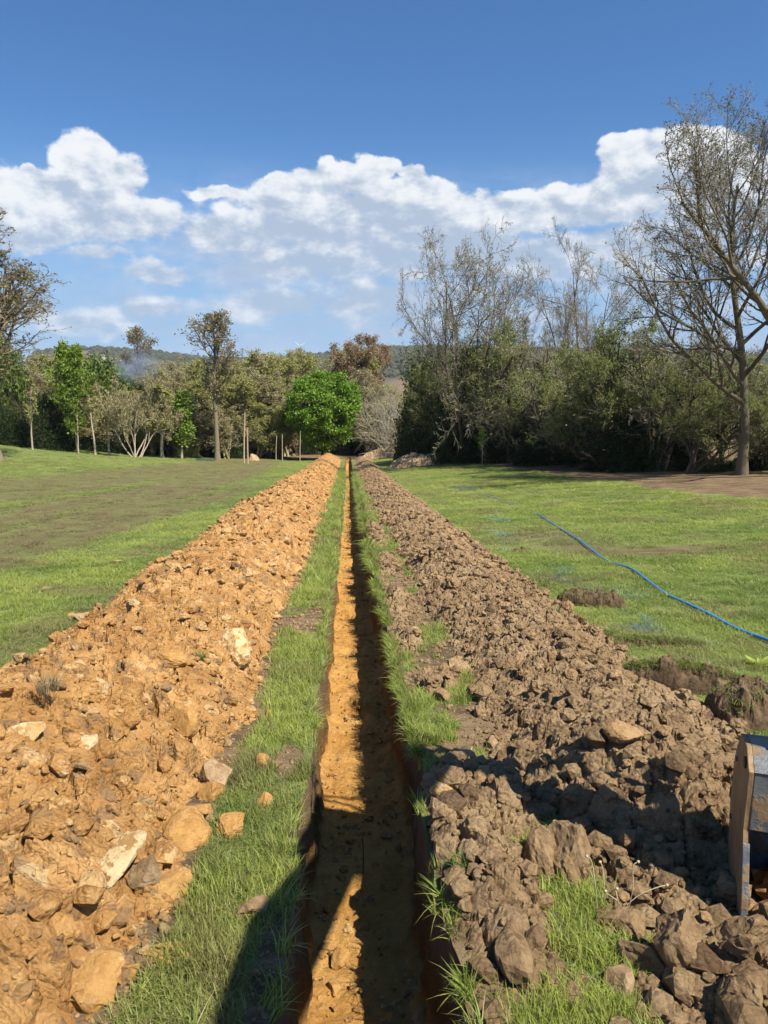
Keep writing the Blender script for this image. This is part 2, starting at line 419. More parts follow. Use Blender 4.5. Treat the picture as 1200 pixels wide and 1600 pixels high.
def heapL_h(x, y, detail=True):
    """height of the orange clay heap above the turf (negative: no heap here)"""
    inner = -0.92+0.22*(fbm(y/1.6, y*0+1, 3, 31)-.5)-0.10*sstep(3.2-y, 0, 1.5)
    outer = np.interp(y, [0, 6, 11, 25, 90], [-2.75, -2.85, -3.2, -3.65, -3.55])+0.6*(fbm(y/1.5, y*0+2, 3, 32)-.5)
    inner = inner + .45*sstep(y, 60, 100)*0
    c = (inner*.52+outer*.48); hw = (inner-outer)/2
    u = np.abs(x-c)/hw
    H = np.interp(y, [2, 6, 20], [.42, .48, .58])+0.42*(fbm(x/2.2, y/1.7, 2, 33)-.5)+.10*sstep(y, 15, 50)
    end = sstep(92.5-y, 0, 4)*sstep(y, -1.5, .5)
    h = H*(1.08-u**1.9)*end-.07*(1-end)
    if not detail: return h
    wx, wy = x+.12*(fbm(x*2.2, y*2.2, 3, 34)-.5), y+.12*(fbm(x*2.2+9, y*2.2, 3, 35)-.5)
    h = h+0.26*(fbm(wx/.75, wy/.75, 4, 36, .55)-.5)
    amp = .35+1.3*sstep(fbm(x/.8, y/.8, 3, 41), .38, .62)
    P1, J = plates(wx/.34, wy/.26, 37)
    h = h+.058*P1*amp-.085*(1-sstep(J, 0, .09))*(P1 > .02)
    P2, J = plates(wx/.135+3, wy/.105, 38)
    h = h+.030*P2*amp-.036*(1-sstep(J, 0, .14))*(P2 > .15)
    P3, J = plates(wx/.055+3, wy/.045, 39)
    h = h+.0105*P3*amp
    h = h+.020*(fbm(x/.06, y/.06, 4, 40, .6)-.5)
    return h
def heapR_h(x, y, detail=True):
    """the brown topsoil heap, with a spread of crumbs by the trench near the camera"""
    inner = 0.98+0.60*(fbm(y/1.1, y*0+1, 3, 51)-.5)-.10*sstep(y, 10, 30)
    outer = 2.45+0.30*(fbm(y/1.8, y*0+2, 3, 52)-.5)+.12*sstep(y, 12, 40)-.55*sstep(3.3-y, 0, .9)
    c = (inner*.47+outer*.53); hw = (outer-inner)/2
    u = np.abs(x-c)/hw
    H = 0.31+0.30*(fbm(x/1.6, y/1.3, 2, 53)-.5)+.08*sstep(y, 12, 40)
    end = sstep(95-y, 0, 4)*sstep(y-.25*(1.6-x), 2.75, 3.7)
    h = H*(1.08-u**1.8)*end-.07*(1-end)
    # soil lying between the trench and the heap close by
    ej = .10*(fbm(y/.22, x*0+3, 3, 61)-.5)
    nx, ny = (x-.61+ej)/.21, (y-3.15)/.78
    h = np.maximum(h, .12*(1.0-(nx*nx+ny*ny*ny*ny)))
    nx, ny = (x-.76+ej)/.33, (y-3.95)/.50
    h = np.maximum(h, .15*(1.0-(nx*nx+ny*ny)))
    nx, ny = (x-1.72+ej)/.58, (y-2.25)/.55                   # lumps in the near right corner
    h = np.maximum(h, .16*(1.0-(nx**2+ny**2)))
    h = np.maximum(h, .16*sstep(x+ej, 1.0, 1.25)*sstep(y, 2.5, 2.9)*(x < 2.7)-.11)
    # thin patches dropped on the strip of turf
    for (qx, qy, ax, ay, hh) in ((.72, 6.2, .20, .30, .07), (.66, 9.4, .2, 1.0, .09), (.62, 7.75, .13, .6, .07), (.70, 13, .2, 1.1, .08), (.66, 18, .16, 2.2, .07)):
        h = np.maximum(h, hh*(1-((x-qx)/ax)**2-((y-qy)/ay)**2))
    h = np.where(x < edgeR(y)+.005, -.3, h)
    if not detail: return h
    wx, wy = x+.10*(fbm(x*2.6, y*2.6, 3, 54)-.5), y+.10*(fbm(x*2.6+9, y*2.6, 3, 55)-.5)
    h = h+0.17*(fbm(wx/.5, wy/.5, 4, 56, .6)-.5)
    F1, F2, cid = worley(wx/.20, wy/.20, 57)
    h = h+.105*(cid-.4)*sstep(.62-F1, 0, .5)-.045*(1-sstep(F2-F1, 0, .12))
    F1, F2, cid = worley(wx/.085+3, wy/.085, 58)
    h = h+.048*(cid-.4)*sstep(.65-F1, 0, .45)
    F1, F2, cid = worley(wx/.038+3, wy/.038, 59)
    h = h+.026*(cid-.4)*sstep(.7-F1, 0, .5)
    h = h+.014*(fbm(x/.02, y/.02, 2, 60)-.5)
    return h

def track_mask(x, y):
    """wheel-worn bands that run across the left field"""
    g = 0
    for (p0, p1, w) in (((-7.7, 15), (-8.0, 70), 1.1), ((-10.2, 19), (-8.9, 75), 1.0), ((-17.5, 36), (-10.0, 95), 1.9), ((-14.0, 29), (-9.4, 90), 1.2), ((-6.6, 12), (-5.6, 30), .5)):
        dx, dy = p1[0]-p0[0], p1[1]-p0[1]; L = math.hypot(dx, dy)
        s = ((x-p0[0])*dx+(y-p0[1])*dy)/L; d = ((x-p0[0])*dy-(y-p0[1])*dx)/L
        g = np.maximum(g, np.exp(-(d/w)**2)*sstep(s, -14, 0)*sstep(L+14-s, 0, 12))
    return g
def cover(x, y):
    """(bare soil, worn turf) at a place"""
    nb = fbm(x/.45, y/.45, 4, 71); nl = fbm(x/2.2, y/2.2, 3, 72)
    bare = np.zeros_like(x)
    hl, hr = heapL_h(x, y, False), heapR_h(x, y, False)
    bare = np.maximum(bare, sstep(hl, -.20, 0)*1.0)
    bare = np.maximum(bare, sstep(hr, -.06, 0)*1.0)
    strip = sstep(x, -1.1, -.9)*sstep(-x, .22, .3)
    near_t = np.exp(-((x+.30)/.10)**2)+np.exp(-((x-.45)/.07)**2)*.8
    bare = np.maximum(bare, near_t*sstep(nl, .38, .6)*.95*(y < T_END))
    bare = np.maximum(bare, strip*sstep(nl, .46, .58)*sstep(nb, .40, .52)*sstep(16-y, 0, 6)*sstep(y, 3.0, 3.6))
    rs = sstep(x, .4, .5)*sstep(-x, -1.25, -1.1); bare = np.maximum(bare, rs*sstep(fbm(x/.3, y/.6, 3, 73), .50, .58)*sstep(y, 3, 4))
    bare = np.maximum(bare, np.exp(-((x+.40)/.11)**2-((y-4.55)/.35)**2)*1.0)
    # the scraped strip in front of the hedge
    hx = np.interp(y, HY, HX)
    d = hx-x
    wst = np.interp(y, [20, 30, 40, 52, 75, 100], [5.6, 5.2, 4.4, 4.2, 4.0, 3.0])+2.6*(nl-.5)
    bare = np.maximum(bare, sstep(wst-d, -.9, .5)*(y > 12)*(y < 118)*(1.0+.4*(nb-.5)))
    worn = np.clip(track_mask(x, y)*1.35, 0, 1)*(.85+.9*(nb-.5))
    for (qx, qy, ax, ay, k) in WORN: worn = np.maximum(worn, k*np.exp(-((x-qx)/ax)**2-((y-qy)/ay)**2))
    for (qx, qy, ax, ay, k) in WORN: bare = np.maximum(bare, .62*k*np.exp(-((x-qx)/(ax*.8))**2-((y-qy)/(ay*.8))**2)*(.6+.8*nb))
    return np.clip(bare, 0, 1), np.clip(worn, 0, 1)
# foot of the hedge on the right: distance y -> x
HY = [0, 20, 30, 35, 41, 51, 60, 75, 96, 130]; HX = [19, 18.4, 17.6, 17.3, 16.6, 15.6, 13.8, 11.0, 4.6, 1.0]
WORN = []
for (px, py, a, b, k) in ((1020, 862, 1.5, .55, 1.0), (900, 855, .9, .7, .8), (1075, 856, .7, .35, 1.0), (860, 840, .9, .9, .7), (130, 925, .45, .3, .6)):
    q = ground_at(px, py); WORN.append((q[0], q[1], a, b, k))

# ------------------------------------------------------------------ the ground, one sheet
def build_ground():
    ys = [-60, -40, -25, -15, -8, -4, -2]; y = -1.0
    while y < 6000:
        ys.append(y); y += max(.05, .0125*y) if y < 130 else y*.035
    ys = np.array(sorted(ys+[-.61, -.59, T_END, T_END+.02])); nr = len(ys)
    t = np.concatenate([[0], np.geomspace(.0008, 1, 92)])
    Wd = 38+1.15*np.abs(ys)
    L = edgeL(ys)[:, None]-t[None]*Wd[:, None]; R = edgeR(ys)[:, None]+t[None]*Wd[:, None]
    V, Q, off = [], [], 0
    A = []
    for X, flip in ((L, True), (R, False)):
        Y = np.repeat(ys[:, None], X.shape[1], 1); x, yy = X.ravel(), Y.ravel()
        z = Z(x, yy)
        bare, worn = cover(x, yy)
        az = np.arctan2(x, np.maximum(yy, 1))
        wood = sstep(yy, 150, 260)
        f = fbm(x/150, yy/150, 3, 81); field = sstep(f, .50, .54)*sstep(yy, 500, 900)*(1-sstep(yy, 1250, 1500))
        lf = np.exp(-((az+.345)/.05)**2)*sstep(yy, 1500, 1650)*sstep(1950-yy, 0, 60)
        rf = np.exp(-((az-.075)/.03)**2)*sstep(yy, 700, 800)*sstep(1300-yy, 0, 80)*sstep(fbm(x/90, yy/60, 2, 83), .42, .5)
        wood = wood*(1-np.clip(field+lf+rf, 0, 1))
        V.append(np.stack([x, yy, z], 1)); A.append(np.stack([bare, worn, wood, np.ones_like(x)], 1))
        q = grid_faces(nr, X.shape[1]); q = q[:, ::-1] if flip else q
        Q.append(q+off); off += len(x)
    me = mk_mesh('ground', np.concatenate(V), np.concatenate(Q), mat=TURF, attrs={'cover': np.concatenate(A)})
    ob('ground', me, kind='structure')
build_ground()

def trench_material():
    m, n = mat('trench_soil'); P = geo_pos(n)
    d = n.attr('depth')                                     # metres below the turf
    dn = n.m('ADD', d, n.m('MULTIPLY', n.m('SUBTRACT', n.noise(P, 4, 4, .6), .5), .12))
    a = n.ramp(n.noise(P, 2.4, 5, .65), .36, .64)
    col = n.mix(a, rgb(.46, .235, .060), rgb(.56, .320, .100))
    col = n.mix(n.m('MULTIPLY', n.ramp(n.noise(P, 9, 5, .65), .48, .66), .6), col, rgb(.34, .165, .045))
    col = n.mix(n.m('MULTIPLY', n.ramp(n.noise(n.v('ADD', P, (3, 7, 1)), 24, 3, .6), .60, .72), .5), col, rgb(.66, .46, .20))
    col = n.mix(n.m('MULTIPLY', n.attr('wall'), .8), col, n.mix(n.noise(n.v('MULTIPLY', P, (1, 3.0, .35)), 14, 6, .7), rgb(.080, .052, .028), rgb(.210, .130, .062)))  # brown streaked clay, painted darker still to deepen the shade on the walls
    top = n.mix(n.noise(P, 14, 5, .7), rgb(.17, .105, .06), rgb(.27, .18, .11))
    col = n.mix(n.ramp(dn, .20, .34), top, col)
    col = n.mix(1.0, col, n.mix(n.noise(P, 70, 4, .7), rgb(.68, .66, .64), rgb(1.25, 1.25, 1.25)), 'MULTIPLY')
    st = n.noise(n.v('MULTIPLY', P, (1, 3.0, .35)), 14, 6, .7)
    h = n.m('ADD', n.noise(P, 30, 7, .72), n.m('MULTIPLY', st, n.ramp(n.m('SUBTRACT', .62, d), 0, .1)))
    finish(n, col, .95, h, 1.0, .035, .10)
    return m
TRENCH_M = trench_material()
T_DEPTH = .65
def build_trench():
    ys = [-.6]; y = -.55
    while y < T_END: ys.append(y); y += max(.014, .0062*y)
    ys = np.array(ys+[T_END]); nr = len(ys)
    e0, e1 = edgeL(np.clip(ys, -.59, T_END-.001)), edgeR(np.clip(ys, -.59, T_END-.001))
    nw, nf = 20, 38
    s = np.concatenate([np.linspace(0, 1, nw), 1+np.linspace(0, 1, nf)[1:], 2+np.linspace(0, 1, nw)[1:]])
    s = np.concatenate([[-.01], s, [3.01]])
    S2, Y = np.meshgrid(s, ys); E0, E1 = e0[:, None]+0*S2, e1[:, None]+0*S2
    zt0, zt1 = Z(E0, Y), Z(E1, Y); zb = Zs(E0*0+.08, Y)-T_DEPTH
    ins = .035
    wl = np.clip(S2, 0, 1); wr = np.clip(3-S2, 0, 1); fl = np.clip(S2-1, 0, 1)
    soft0 = .045*(vn2(Y/.055, wl*1.2+2, 90)-.5)+.03*(worley(Y/.16, wl*3, 89)[2]-.5)+.05*(fbm(Y/.07, wl*2.6, 3, 91)-.5)+.05*(fbm(Y/.45, wl*3, 2, 92)-.5)
    soft1 = .045*(vn2(Y/.055, wr*1.2+2, 88)-.5)+.03*(worley(Y/.16, wr*3, 87)[2]-.5)+.05*(fbm(Y/.07, wr*2.6, 3, 93)-.5)+.05*(fbm(Y/.45, wr*3, 2, 94)-.5)
    xl = E0+wl*ins+soft0*np.sin(wl*PI*.5); xr = E1-wr*ins+soft1*np.sin(wr*PI*.5)
    X = np.where(S2 <= 1, xl, np.where(S2 >= 2, xr, xl+(xr-xl)*fl))
    Zz = np.where(S2 <= 1, zt0+(zb-zt0)*wl, np.where(S2 >= 2, zt1+(zb-zt1)*wr, zb))
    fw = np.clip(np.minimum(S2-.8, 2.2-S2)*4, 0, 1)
    F1, F2, c1 = worley(X/.11, Y/.13, 95); _, _, c2 = worley(X/.04, Y/.045, 96)
    bump = .075*(fbm(X/.25, Y/.35, 3, 97)-.5)+.022*(c1-.4)*sstep(.7-F1, 0, .4)+.016*(c2-.4)
    bump += .05*np.exp(-((X-E0-.04)/.05)**2)*fbm(Y/.3, Y*0, 3, 98)+.05*np.exp(-((X-E1+.04)/.05)**2)*fbm(Y/.3, Y*0, 3, 99)
    Zz = Zz+fw*bump
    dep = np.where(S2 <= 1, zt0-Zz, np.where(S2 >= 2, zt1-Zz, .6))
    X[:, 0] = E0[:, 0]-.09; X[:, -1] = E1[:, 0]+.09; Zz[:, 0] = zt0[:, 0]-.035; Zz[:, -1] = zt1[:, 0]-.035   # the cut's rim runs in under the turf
    V = np.stack([X.ravel(), Y.ravel(), Zz.ravel()], 1)
    Q = grid_faces(nr, len(s))
    # the end walls of the cut
    n0 = len(V); ex = []
    for r in (0, nr-1):
        row = np.arange(len(s))+r*len(s); c = len(V)+len(ex)
        ex.append([.08, ys[r]+0, float(Zs(np.array([.08]), np.array([ys[r]]))[0])-.02])
    V = np.concatenate([V, np.array(ex)]); T = []
    for k, r in enumerate((0, nr-1)):
        row = np.arange(len(s))+r*len(s)
        for i in range(len(s)-1): T.append((row[i], row[i+1], n0+k))
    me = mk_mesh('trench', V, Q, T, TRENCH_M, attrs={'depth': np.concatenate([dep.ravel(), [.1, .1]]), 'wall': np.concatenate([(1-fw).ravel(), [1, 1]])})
    return ob('trench', me, kind='structure')
TR = build_trench()

def heap_mesh(name, fn, x0, x1, ylo, yhi, nfar, mt, split=11.0):
    """heap surface on a grid that coarsens with distance"""
    parts = []
    for (a, b, dx, r) in ((ylo, split, .0125, .0052), (split, yhi, (x1-x0)/nfar, .0055)):
        ys = [a]
        while ys[-1] < b: ys.append(ys[-1]+max(.0125, r*ys[-1]))
        ys = np.array(ys); xs = np.arange(x0, x1, dx)
        X, Y = np.meshgrid(xs, ys); x, y = X.ravel(), Y.ravel()
        h = fn(x, y); sx = .010
        V = np.stack([x+sx*(fbm(x/.05, y/.05, 2, 5)-.5)*2, y+sx*(fbm(x/.05+5, y/.05, 2, 6)-.5)*2, Z(x, y)+h], 1)
        H = h.reshape(X.shape)
        keep = np.maximum(np.maximum(H[:-1, :-1], H[1:, :-1]), np.maximum(H[:-1, 1:], H[1:, 1:])) > -.02
        parts.append((V, grid_faces(len(ys), len(xs), keep)))
    off = 0; VV, QQ = [], []
    for V, Q in parts: VV.append(V); QQ.append(Q+off); off += len(V)
    V, Q, _ = compact(np.concatenate(VV), np.concatenate(QQ))
    return mk_mesh(name, V, Q, mat=mt, smooth=False)

# ------------------------------------------------------------------ stones and clods
def ico(sub):
    import bmesh
    bm = bmesh.new(); bmesh.ops.create_icosphere(bm, subdivisions=sub, radius=1.0)
    V = np.array([v.co[:] for v in bm.verts]); T = np.array([[v.index for v in f.verts] for f in bm.faces]); bm.free()
    return V, T
def rock_shape(seed, sub=2, planes=11, sharp=.72, rough=.06, flat=1.0):
    r = np.random.default_rng(seed); V, T = ico(sub); V = V.copy()
    for k in range(planes):
        nrm = r.normal(size=3); nrm /= np.linalg.norm(nrm); d = r.uniform(sharp-.22, sharp+.15)
        ex = V@nrm-d; V -= np.maximum(ex, 0)[:, None]*nrm
    a, b, c = r.uniform(0, 50, 3)
    q = fbm(V[:, 0]*2.3+a+V[:, 2]*1.7, V[:, 1]*2.3+b-V[:, 2], 3, seed)
    V *= (1+rough*4*(q-.5))[:, None]
    if rough > .1:
        q = fbm(V[:, 0]*5+a+V[:, 2]*4.1, V[:, 1]*5.3+b-V[:, 2]*3.7, 2, seed+9); V *= (1+.55*(q-.5))[:, None]
    V += r.normal(size=V.shape)*rough*.25
    V[:, 2] *= flat
    return V/np.abs(V).max(), T
def rand_rot(r, n):
    q = r.normal(size=(n, 4)); q /= np.linalg.norm(q, axis=1)[:, None]
    w, x, y, z = q.T
    return np.stack([1-2*(y*y+z*z), 2*(x*y-z*w), 2*(x*z+y*w), 2*(x*y+z*w), 1-2*(x*x+z*z), 2*(y*z-x*w),
                     2*(x*z-y*w), 2*(y*z+x*w), 1-2*(x*x+y*y)], 1).reshape(n, 3, 3)
def clod_cloud(name, pos, size, mt, seed, sub=1, rough=.1, sharp=.72, planes=8, flat=.75, tone=None, dull=None):
    """many clods in one mesh"""
    r = np.random.default_rng(seed); VV, TT, A, D, off = [], [], [], [], 0
    kinds = [rock_shape(seed*31+k, sub, planes, sharp, rough) for k in range(8)]
    which = r.integers(0, 8, len(pos)); R = rand_rot(r, len(pos))
    sc = size[:, None]*r.uniform(.65, 1.15, (len(pos), 3))
    for k, (V, T) in enumerate(kinds):
        i = np.nonzero(which == k)[0]
        if not len(i): continue
        P = V[None]*sc[i][:, None]; P = np.einsum('nij,nvj->nvi', R[i], P); P[:, :, 2] *= flat
        P = P+pos[i][:, None]; nv = len(V)
        VV.append(P.reshape(-1, 3)); TT.append((T[None]+(np.arange(len(i))*nv)[:, None, None]).reshape(-1, 3)+off); off += len(i)*nv
        if tone is not None: A.append(np.repeat(tone[i], nv))
        if dull is not None: D.append(np.repeat(dull[i], nv))
    at = {}
    if tone is not None: at['tone'] = np.concatenate(A)
    if dull is not None: at['dull'] = np.concatenate(D)
    return mk_mesh(name, np.concatenate(VV), tris=np.concatenate(TT), mat=mt, smooth=False, attrs=at)

def build_heap(name, label, fn, box, ylo, yhi, nfar, mt, seed, nclod, nchild, rough, sharp, small):
    r = np.random.default_rng(seed)
    root = thing(name, label, 'soil heap', (np.mean(box), 8, z1(np.mean(box), 8)))
    base = np.array(root.location)
    me = heap_mesh('soil_body', fn, box[0], box[1], ylo, yhi, nfar, mt)
    o = ob('soil_body', me, root, loc=tuple(-base)); o['kind'] = 'stuff'
    # loose clods: as many per picture area near as far
    n = nclod*3
    y = ylo+1.2*(np.exp(r.uniform(0, math.log(1+(60-ylo)/1.2), n))-1)
    x = r.uniform(box[0], box[1], n)
    h = fn(x, y, False); ok = h > -.05-.03*r.random(n); ok &= ~((x > -.30) & (x < .46))
    x, y = x[ok][:nclod], y[ok][:nclod]
    size = (small*np.exp(r.exponential(.55, len(x))))*np.clip(y/7, 1, 4)
    size = np.minimum(size, .085)
    pos = np.stack([x, y, Z(x, y)+np.maximum(fn(x, y), 0)+size*.22], 1)
    tone = np.where(r.random(len(x)) < .10, r.uniform(.2, .8, len(x)), 0); dull = np.where(r.random(len(x)) < .16, r.uniform(.3, .9, len(x)), 0)
    o = ob('loose_crumbs', clod_cloud('loose_crumbs', pos, size, mt, seed, 1, rough, sharp, tone=tone, dull=dull), root, loc=tuple(-base)); o['kind'] = 'stuff'
    # the larger lumps, one by one
    shapes = []
    for k in range(10):
        V, T = rock_shape(seed*7+k, 3, 9 if rough < .1 else 5, sharp, rough, .8)
        f, tn = np.full(len(V), .45 if k in (2, 6) else 0.0), np.full(len(V), .7 if k == 4 else 0.0)
        shapes.append(mk_mesh('clod', V, tris=T, mat=mt, smooth=False, attrs={'tone': f, 'dull': tn}))
    n = nchild*6
    y = ylo+1.4+2.0*(np.exp(r.uniform(0, math.log(1+(26-ylo)/2.0), n))-1)
    x = r.uniform(box[0], box[1], n); ok = fn(x, y, False) > .02
    x, y = x[ok][:nchild], y[ok][:nchild]
    s = .030*np.exp(r.exponential(.36, len(x)))*np.clip(y/6, 1, 2.2); s = np.minimum(s, .10)
    s = s*np.clip((y+1.0)/5.5, .62, 1)
    zz = Z(x, y)+fn(x, y)+s*.12
    for i in range(len(x)):
        c = bpy.data.objects.new('clod', shapes[int(r.integers(0, 10))]); COL.objects.link(c); c.parent = root
        c.location = (x[i]-base[0], y[i]-base[1], zz[i]-base[2]); c.rotation_euler = tuple(r.uniform(-.5, .5, 2))+(r.uniform(0, 6.3),)
        c.scale = tuple(s[i]*r.uniform(.75, 1.3, 3))
    return root
HEAPL = build_heap('clay_heap', 'long heap of orange clay and stones along the left side of the trench', heapL_h, (-5.2, -.45), 1.6, 93, 150, CLAY, 3, 7200, 200, .09, .66, .0110)
HEAPR = build_heap('topsoil_heap', 'long heap of crumbly brown topsoil along the right side of the trench', heapR_h, (.40, 3.0), 1.6, 95, 110, LOAM, 5, 6600, 230, .15, .95, .0125)

# crumbs on the trench floor
def floor_z(x, y): return Zs(x*0+.08, y)-T_DEPTH
def build_floor_crumbs():
    r = np.random.default_rng(9); n = 1300
    y = 2.2+1.5*(np.exp(r.uniform(0, math.log(40), n))-1); t = r.beta(.8, .8, n)
    x = edgeL(y)+.05+(edgeR(y)-edgeL(y)-.1)*t
    s = .010*np.exp(r.exponential(.5, n))*np.clip(y/8, 1, 3); s = np.minimum(s, .045)
    pos = np.stack([x, y, floor_z(x, y)+.01], 1)
    o = ob('fallen_crumbs', clod_cloud('fallen_crumbs', pos, s, CLAY, 77, 1, .1, .7), TR); o['kind'] = 'stuff'
build_floor_crumbs()

# crumbs strewn over the bare places on the turf
def build_strewn():
    r = np.random.default_rng(19); n = 40000
    y = 1.9+1.6*(np.exp(r.uniform(0, math.log(24), n))-1); x = r.uniform(-1.3, 3.6, n)
    bare, _ = cover(x, y)
    k = (bare+.25*(fbm(x/.2, y/.2, 3, 77)-.5) > r.uniform(.25, 1.1, n)) & ((x < edgeL(y)-.02) | (x > edgeR(y)+.02)) & (heapL_h(x, y, False) < .03) & (heapR_h(x, y, False) < .03)
    x, y = x[k][:4600], y[k][:4600]; s = np.minimum(.0065*np.exp(r.exponential(.55, len(x)))*np.clip(y/6, 1, 4), .045)
    pos = np.stack([x, y, Z(x, y)+s*.2], 1)
    ob('strewn_crumbs', clod_cloud('strewn_crumbs', pos, s, LOAM, 78, 1, .15, .9, tone=np.where(x < 0, r.uniform(0, .9, len(x)), 0)), kind='stuff')
build_strewn()

# ------------------------------------------------------------------ grass
def grass_material(name):
    m, n = mat(name)
    t = n.attr('tint', 'INSTANCER'); dry = n.attr('dry', 'INSTANCER'); pt = n.attr('paint', 'INSTANCER')
    g = n.new('ShaderNodeNewGeometry'); r = g.outputs['Random Per Island']
    col = n.mix(t, rgb(.145, .225, .024), rgb(.375, .430, .074))
    col = n.mix(n.ramp(r, .45, 1, 0, .65, smooth=False), col, rgb(.36, .40, .155))
    col = n.mix(n.m('MULTIPLY', n.ramp(r, .10, .5, 1, 0, smooth=False), .5), col, rgb(.075, .135, .030))
    col = n.mix(n.m('MULTIPLY', n.ramp(r, .88, .89), .85), col, rgb(.48, .42, .22))
    col = n.mix(dry, col, n.mix(r, rgb(.13, .105, .05), rgb(.30, .245, .125)))
    col = n.mix(pt, col, rgb(.03, .22, .50))
    finish(n, col, .5, None, spec=.25, trans=.38)
    return m
GRASS = grass_material('grass_blade')
def tuft_mesh(name, seed, n, rad, hgt, wid, lean, segs=3):
    r = np.random.default_rng(seed)
    a = r.uniform(0, 6.283, n); d = rad*np.sqrt(r.random(n)); px, py = d*np.cos(a), d*np.sin(a)
    az = r.uniform(0, 6.283, n); L = hgt*r.uniform(.45, 1.15, n); k = lean*r.uniform(.2, 1.3, n)
    ca, sa = np.cos(az), np.sin(az); V = []
    for s in range(segs+1):
        t = s/segs; out = L*k*t**1.8; up = L*t*np.sqrt(np.maximum(1-(k*t*.65)**2, .06)); w = wid*(1-t**1.6)*.5*r.uniform(.8, 1.2, n)
        cx, cy = px+ca*out, py+sa*out
        if s < segs:
            V += [np.stack([cx-sa*w, cy+ca*w, up], 1), np.stack([cx+sa*w, cy-ca*w, up], 1)]
        else: V += [np.stack([cx, cy, up], 1)]
    V = np.stack(V, 1); nv = V.shape[1]; off = (np.arange(n)*nv)[:, None]
    q = np.concatenate([off+np.array([2*s, 2*s+1, 2*s+3, 2*s+2]) for s in range(segs-1)]); t = off+np.array([2*segs-2, 2*segs-1, 2*segs])
    return mk_mesh(name, V.reshape(-1, 3), q, t, GRASS)
def scatter(name, meshes, pos, rot, scl, attrs, kind='stuff', parent=None, loc=(0, 0, 0)):
    """points that carry one of the given meshes each"""
    me = bpy.data.meshes.new(name); me.vertices.add(len(pos)); me.vertices.foreach_set('co', np.asarray(pos, np.float32).ravel())
    def put(k, a, t, f):
        at = me.attributes.new(k, t, 'POINT'); at.data.foreach_set(f, np.asarray(a, np.float32 if t != 'INT' else np.int32).ravel())
    put('rot', rot, 'FLOAT_VECTOR', 'vector'); put('scl', scl, 'FLOAT_VECTOR', 'vector')
    for k, a in attrs.items(): put(k, a, 'FLOAT', 'value')
    put('pick', np.random.default_rng(len(pos)).integers(0, len(meshes), len(pos)), 'INT', 'value')
    o = ob(name, me, parent, loc, kind=kind)
    g = bpy.data.node_groups.new(name, 'GeometryNodeTree')
    g.interface.new_socket('Geometry', in_out='INPUT', socket_type='NodeSocketGeometry')
    g.interface.new_socket('Geometry', in_out='OUTPUT', socket_type='NodeSocketGeometry')
    N, L = g.nodes, g.links
    gi, go = N.new('NodeGroupInput'), N.new('NodeGroupOutput'); col = bpy.data.collections.new(name+'_kinds')
    for i, mm in enumerate(meshes):
        k = bpy.data.objects.new(f'{name}_kind_{i}', mm); col.objects.link(k)
    ci = N.new('GeometryNodeCollectionInfo'); ci.inputs['Collection'].default_value = col
    ci.inputs['Separate Children'].default_value = True; ci.inputs['Reset Children'].default_value = True
    ip = N.new('GeometryNodeInstanceOnPoints'); ip.inputs['Pick Instance'].default_value = True
    def na(k, t):
        a = N.new('GeometryNodeInputNamedAttribute'); a.data_type = t; a.inputs['Name'].default_value = k
        return a.outputs['Attribute']
    L.new(gi.outputs[0], ip.inputs['Points']); L.new(ci.outputs[0], ip.inputs['Instance'])
    e = N.new('FunctionNodeEulerToRotation'); L.new(na('rot', 'FLOAT_VECTOR'), e.inputs[0]); L.new(e.outputs[0], ip.inputs['Rotation'])
    L.new(na('scl', 'FLOAT_VECTOR'), ip.inputs['Scale']); L.new(na('pick', 'INT'), ip.inputs['Instance Index'])
    L.new(ip.outputs[0], go.inputs[0])
    md = o.modifiers.new('scatter', 'NODES'); md.node_group = g
    return o
PAINT = []
for (px, py, a, b) in ((880, 903, .10, .45), (884, 890, .1, .3), (1005, 970, .10, .40), (1010, 985, .2, .2), (785, 835, .15, .9), (780, 812, .2, .8), (960, 925, .35, .12), (1085, 1005, .16, .2), (990, 935, .25, .1),
                       (800, 860, .2, .3), (727, 765, .5, 1.2), (930, 922, .3, .1)):
    q = ground_at(px, py); PAINT.append((q[0], q[1], a, b))
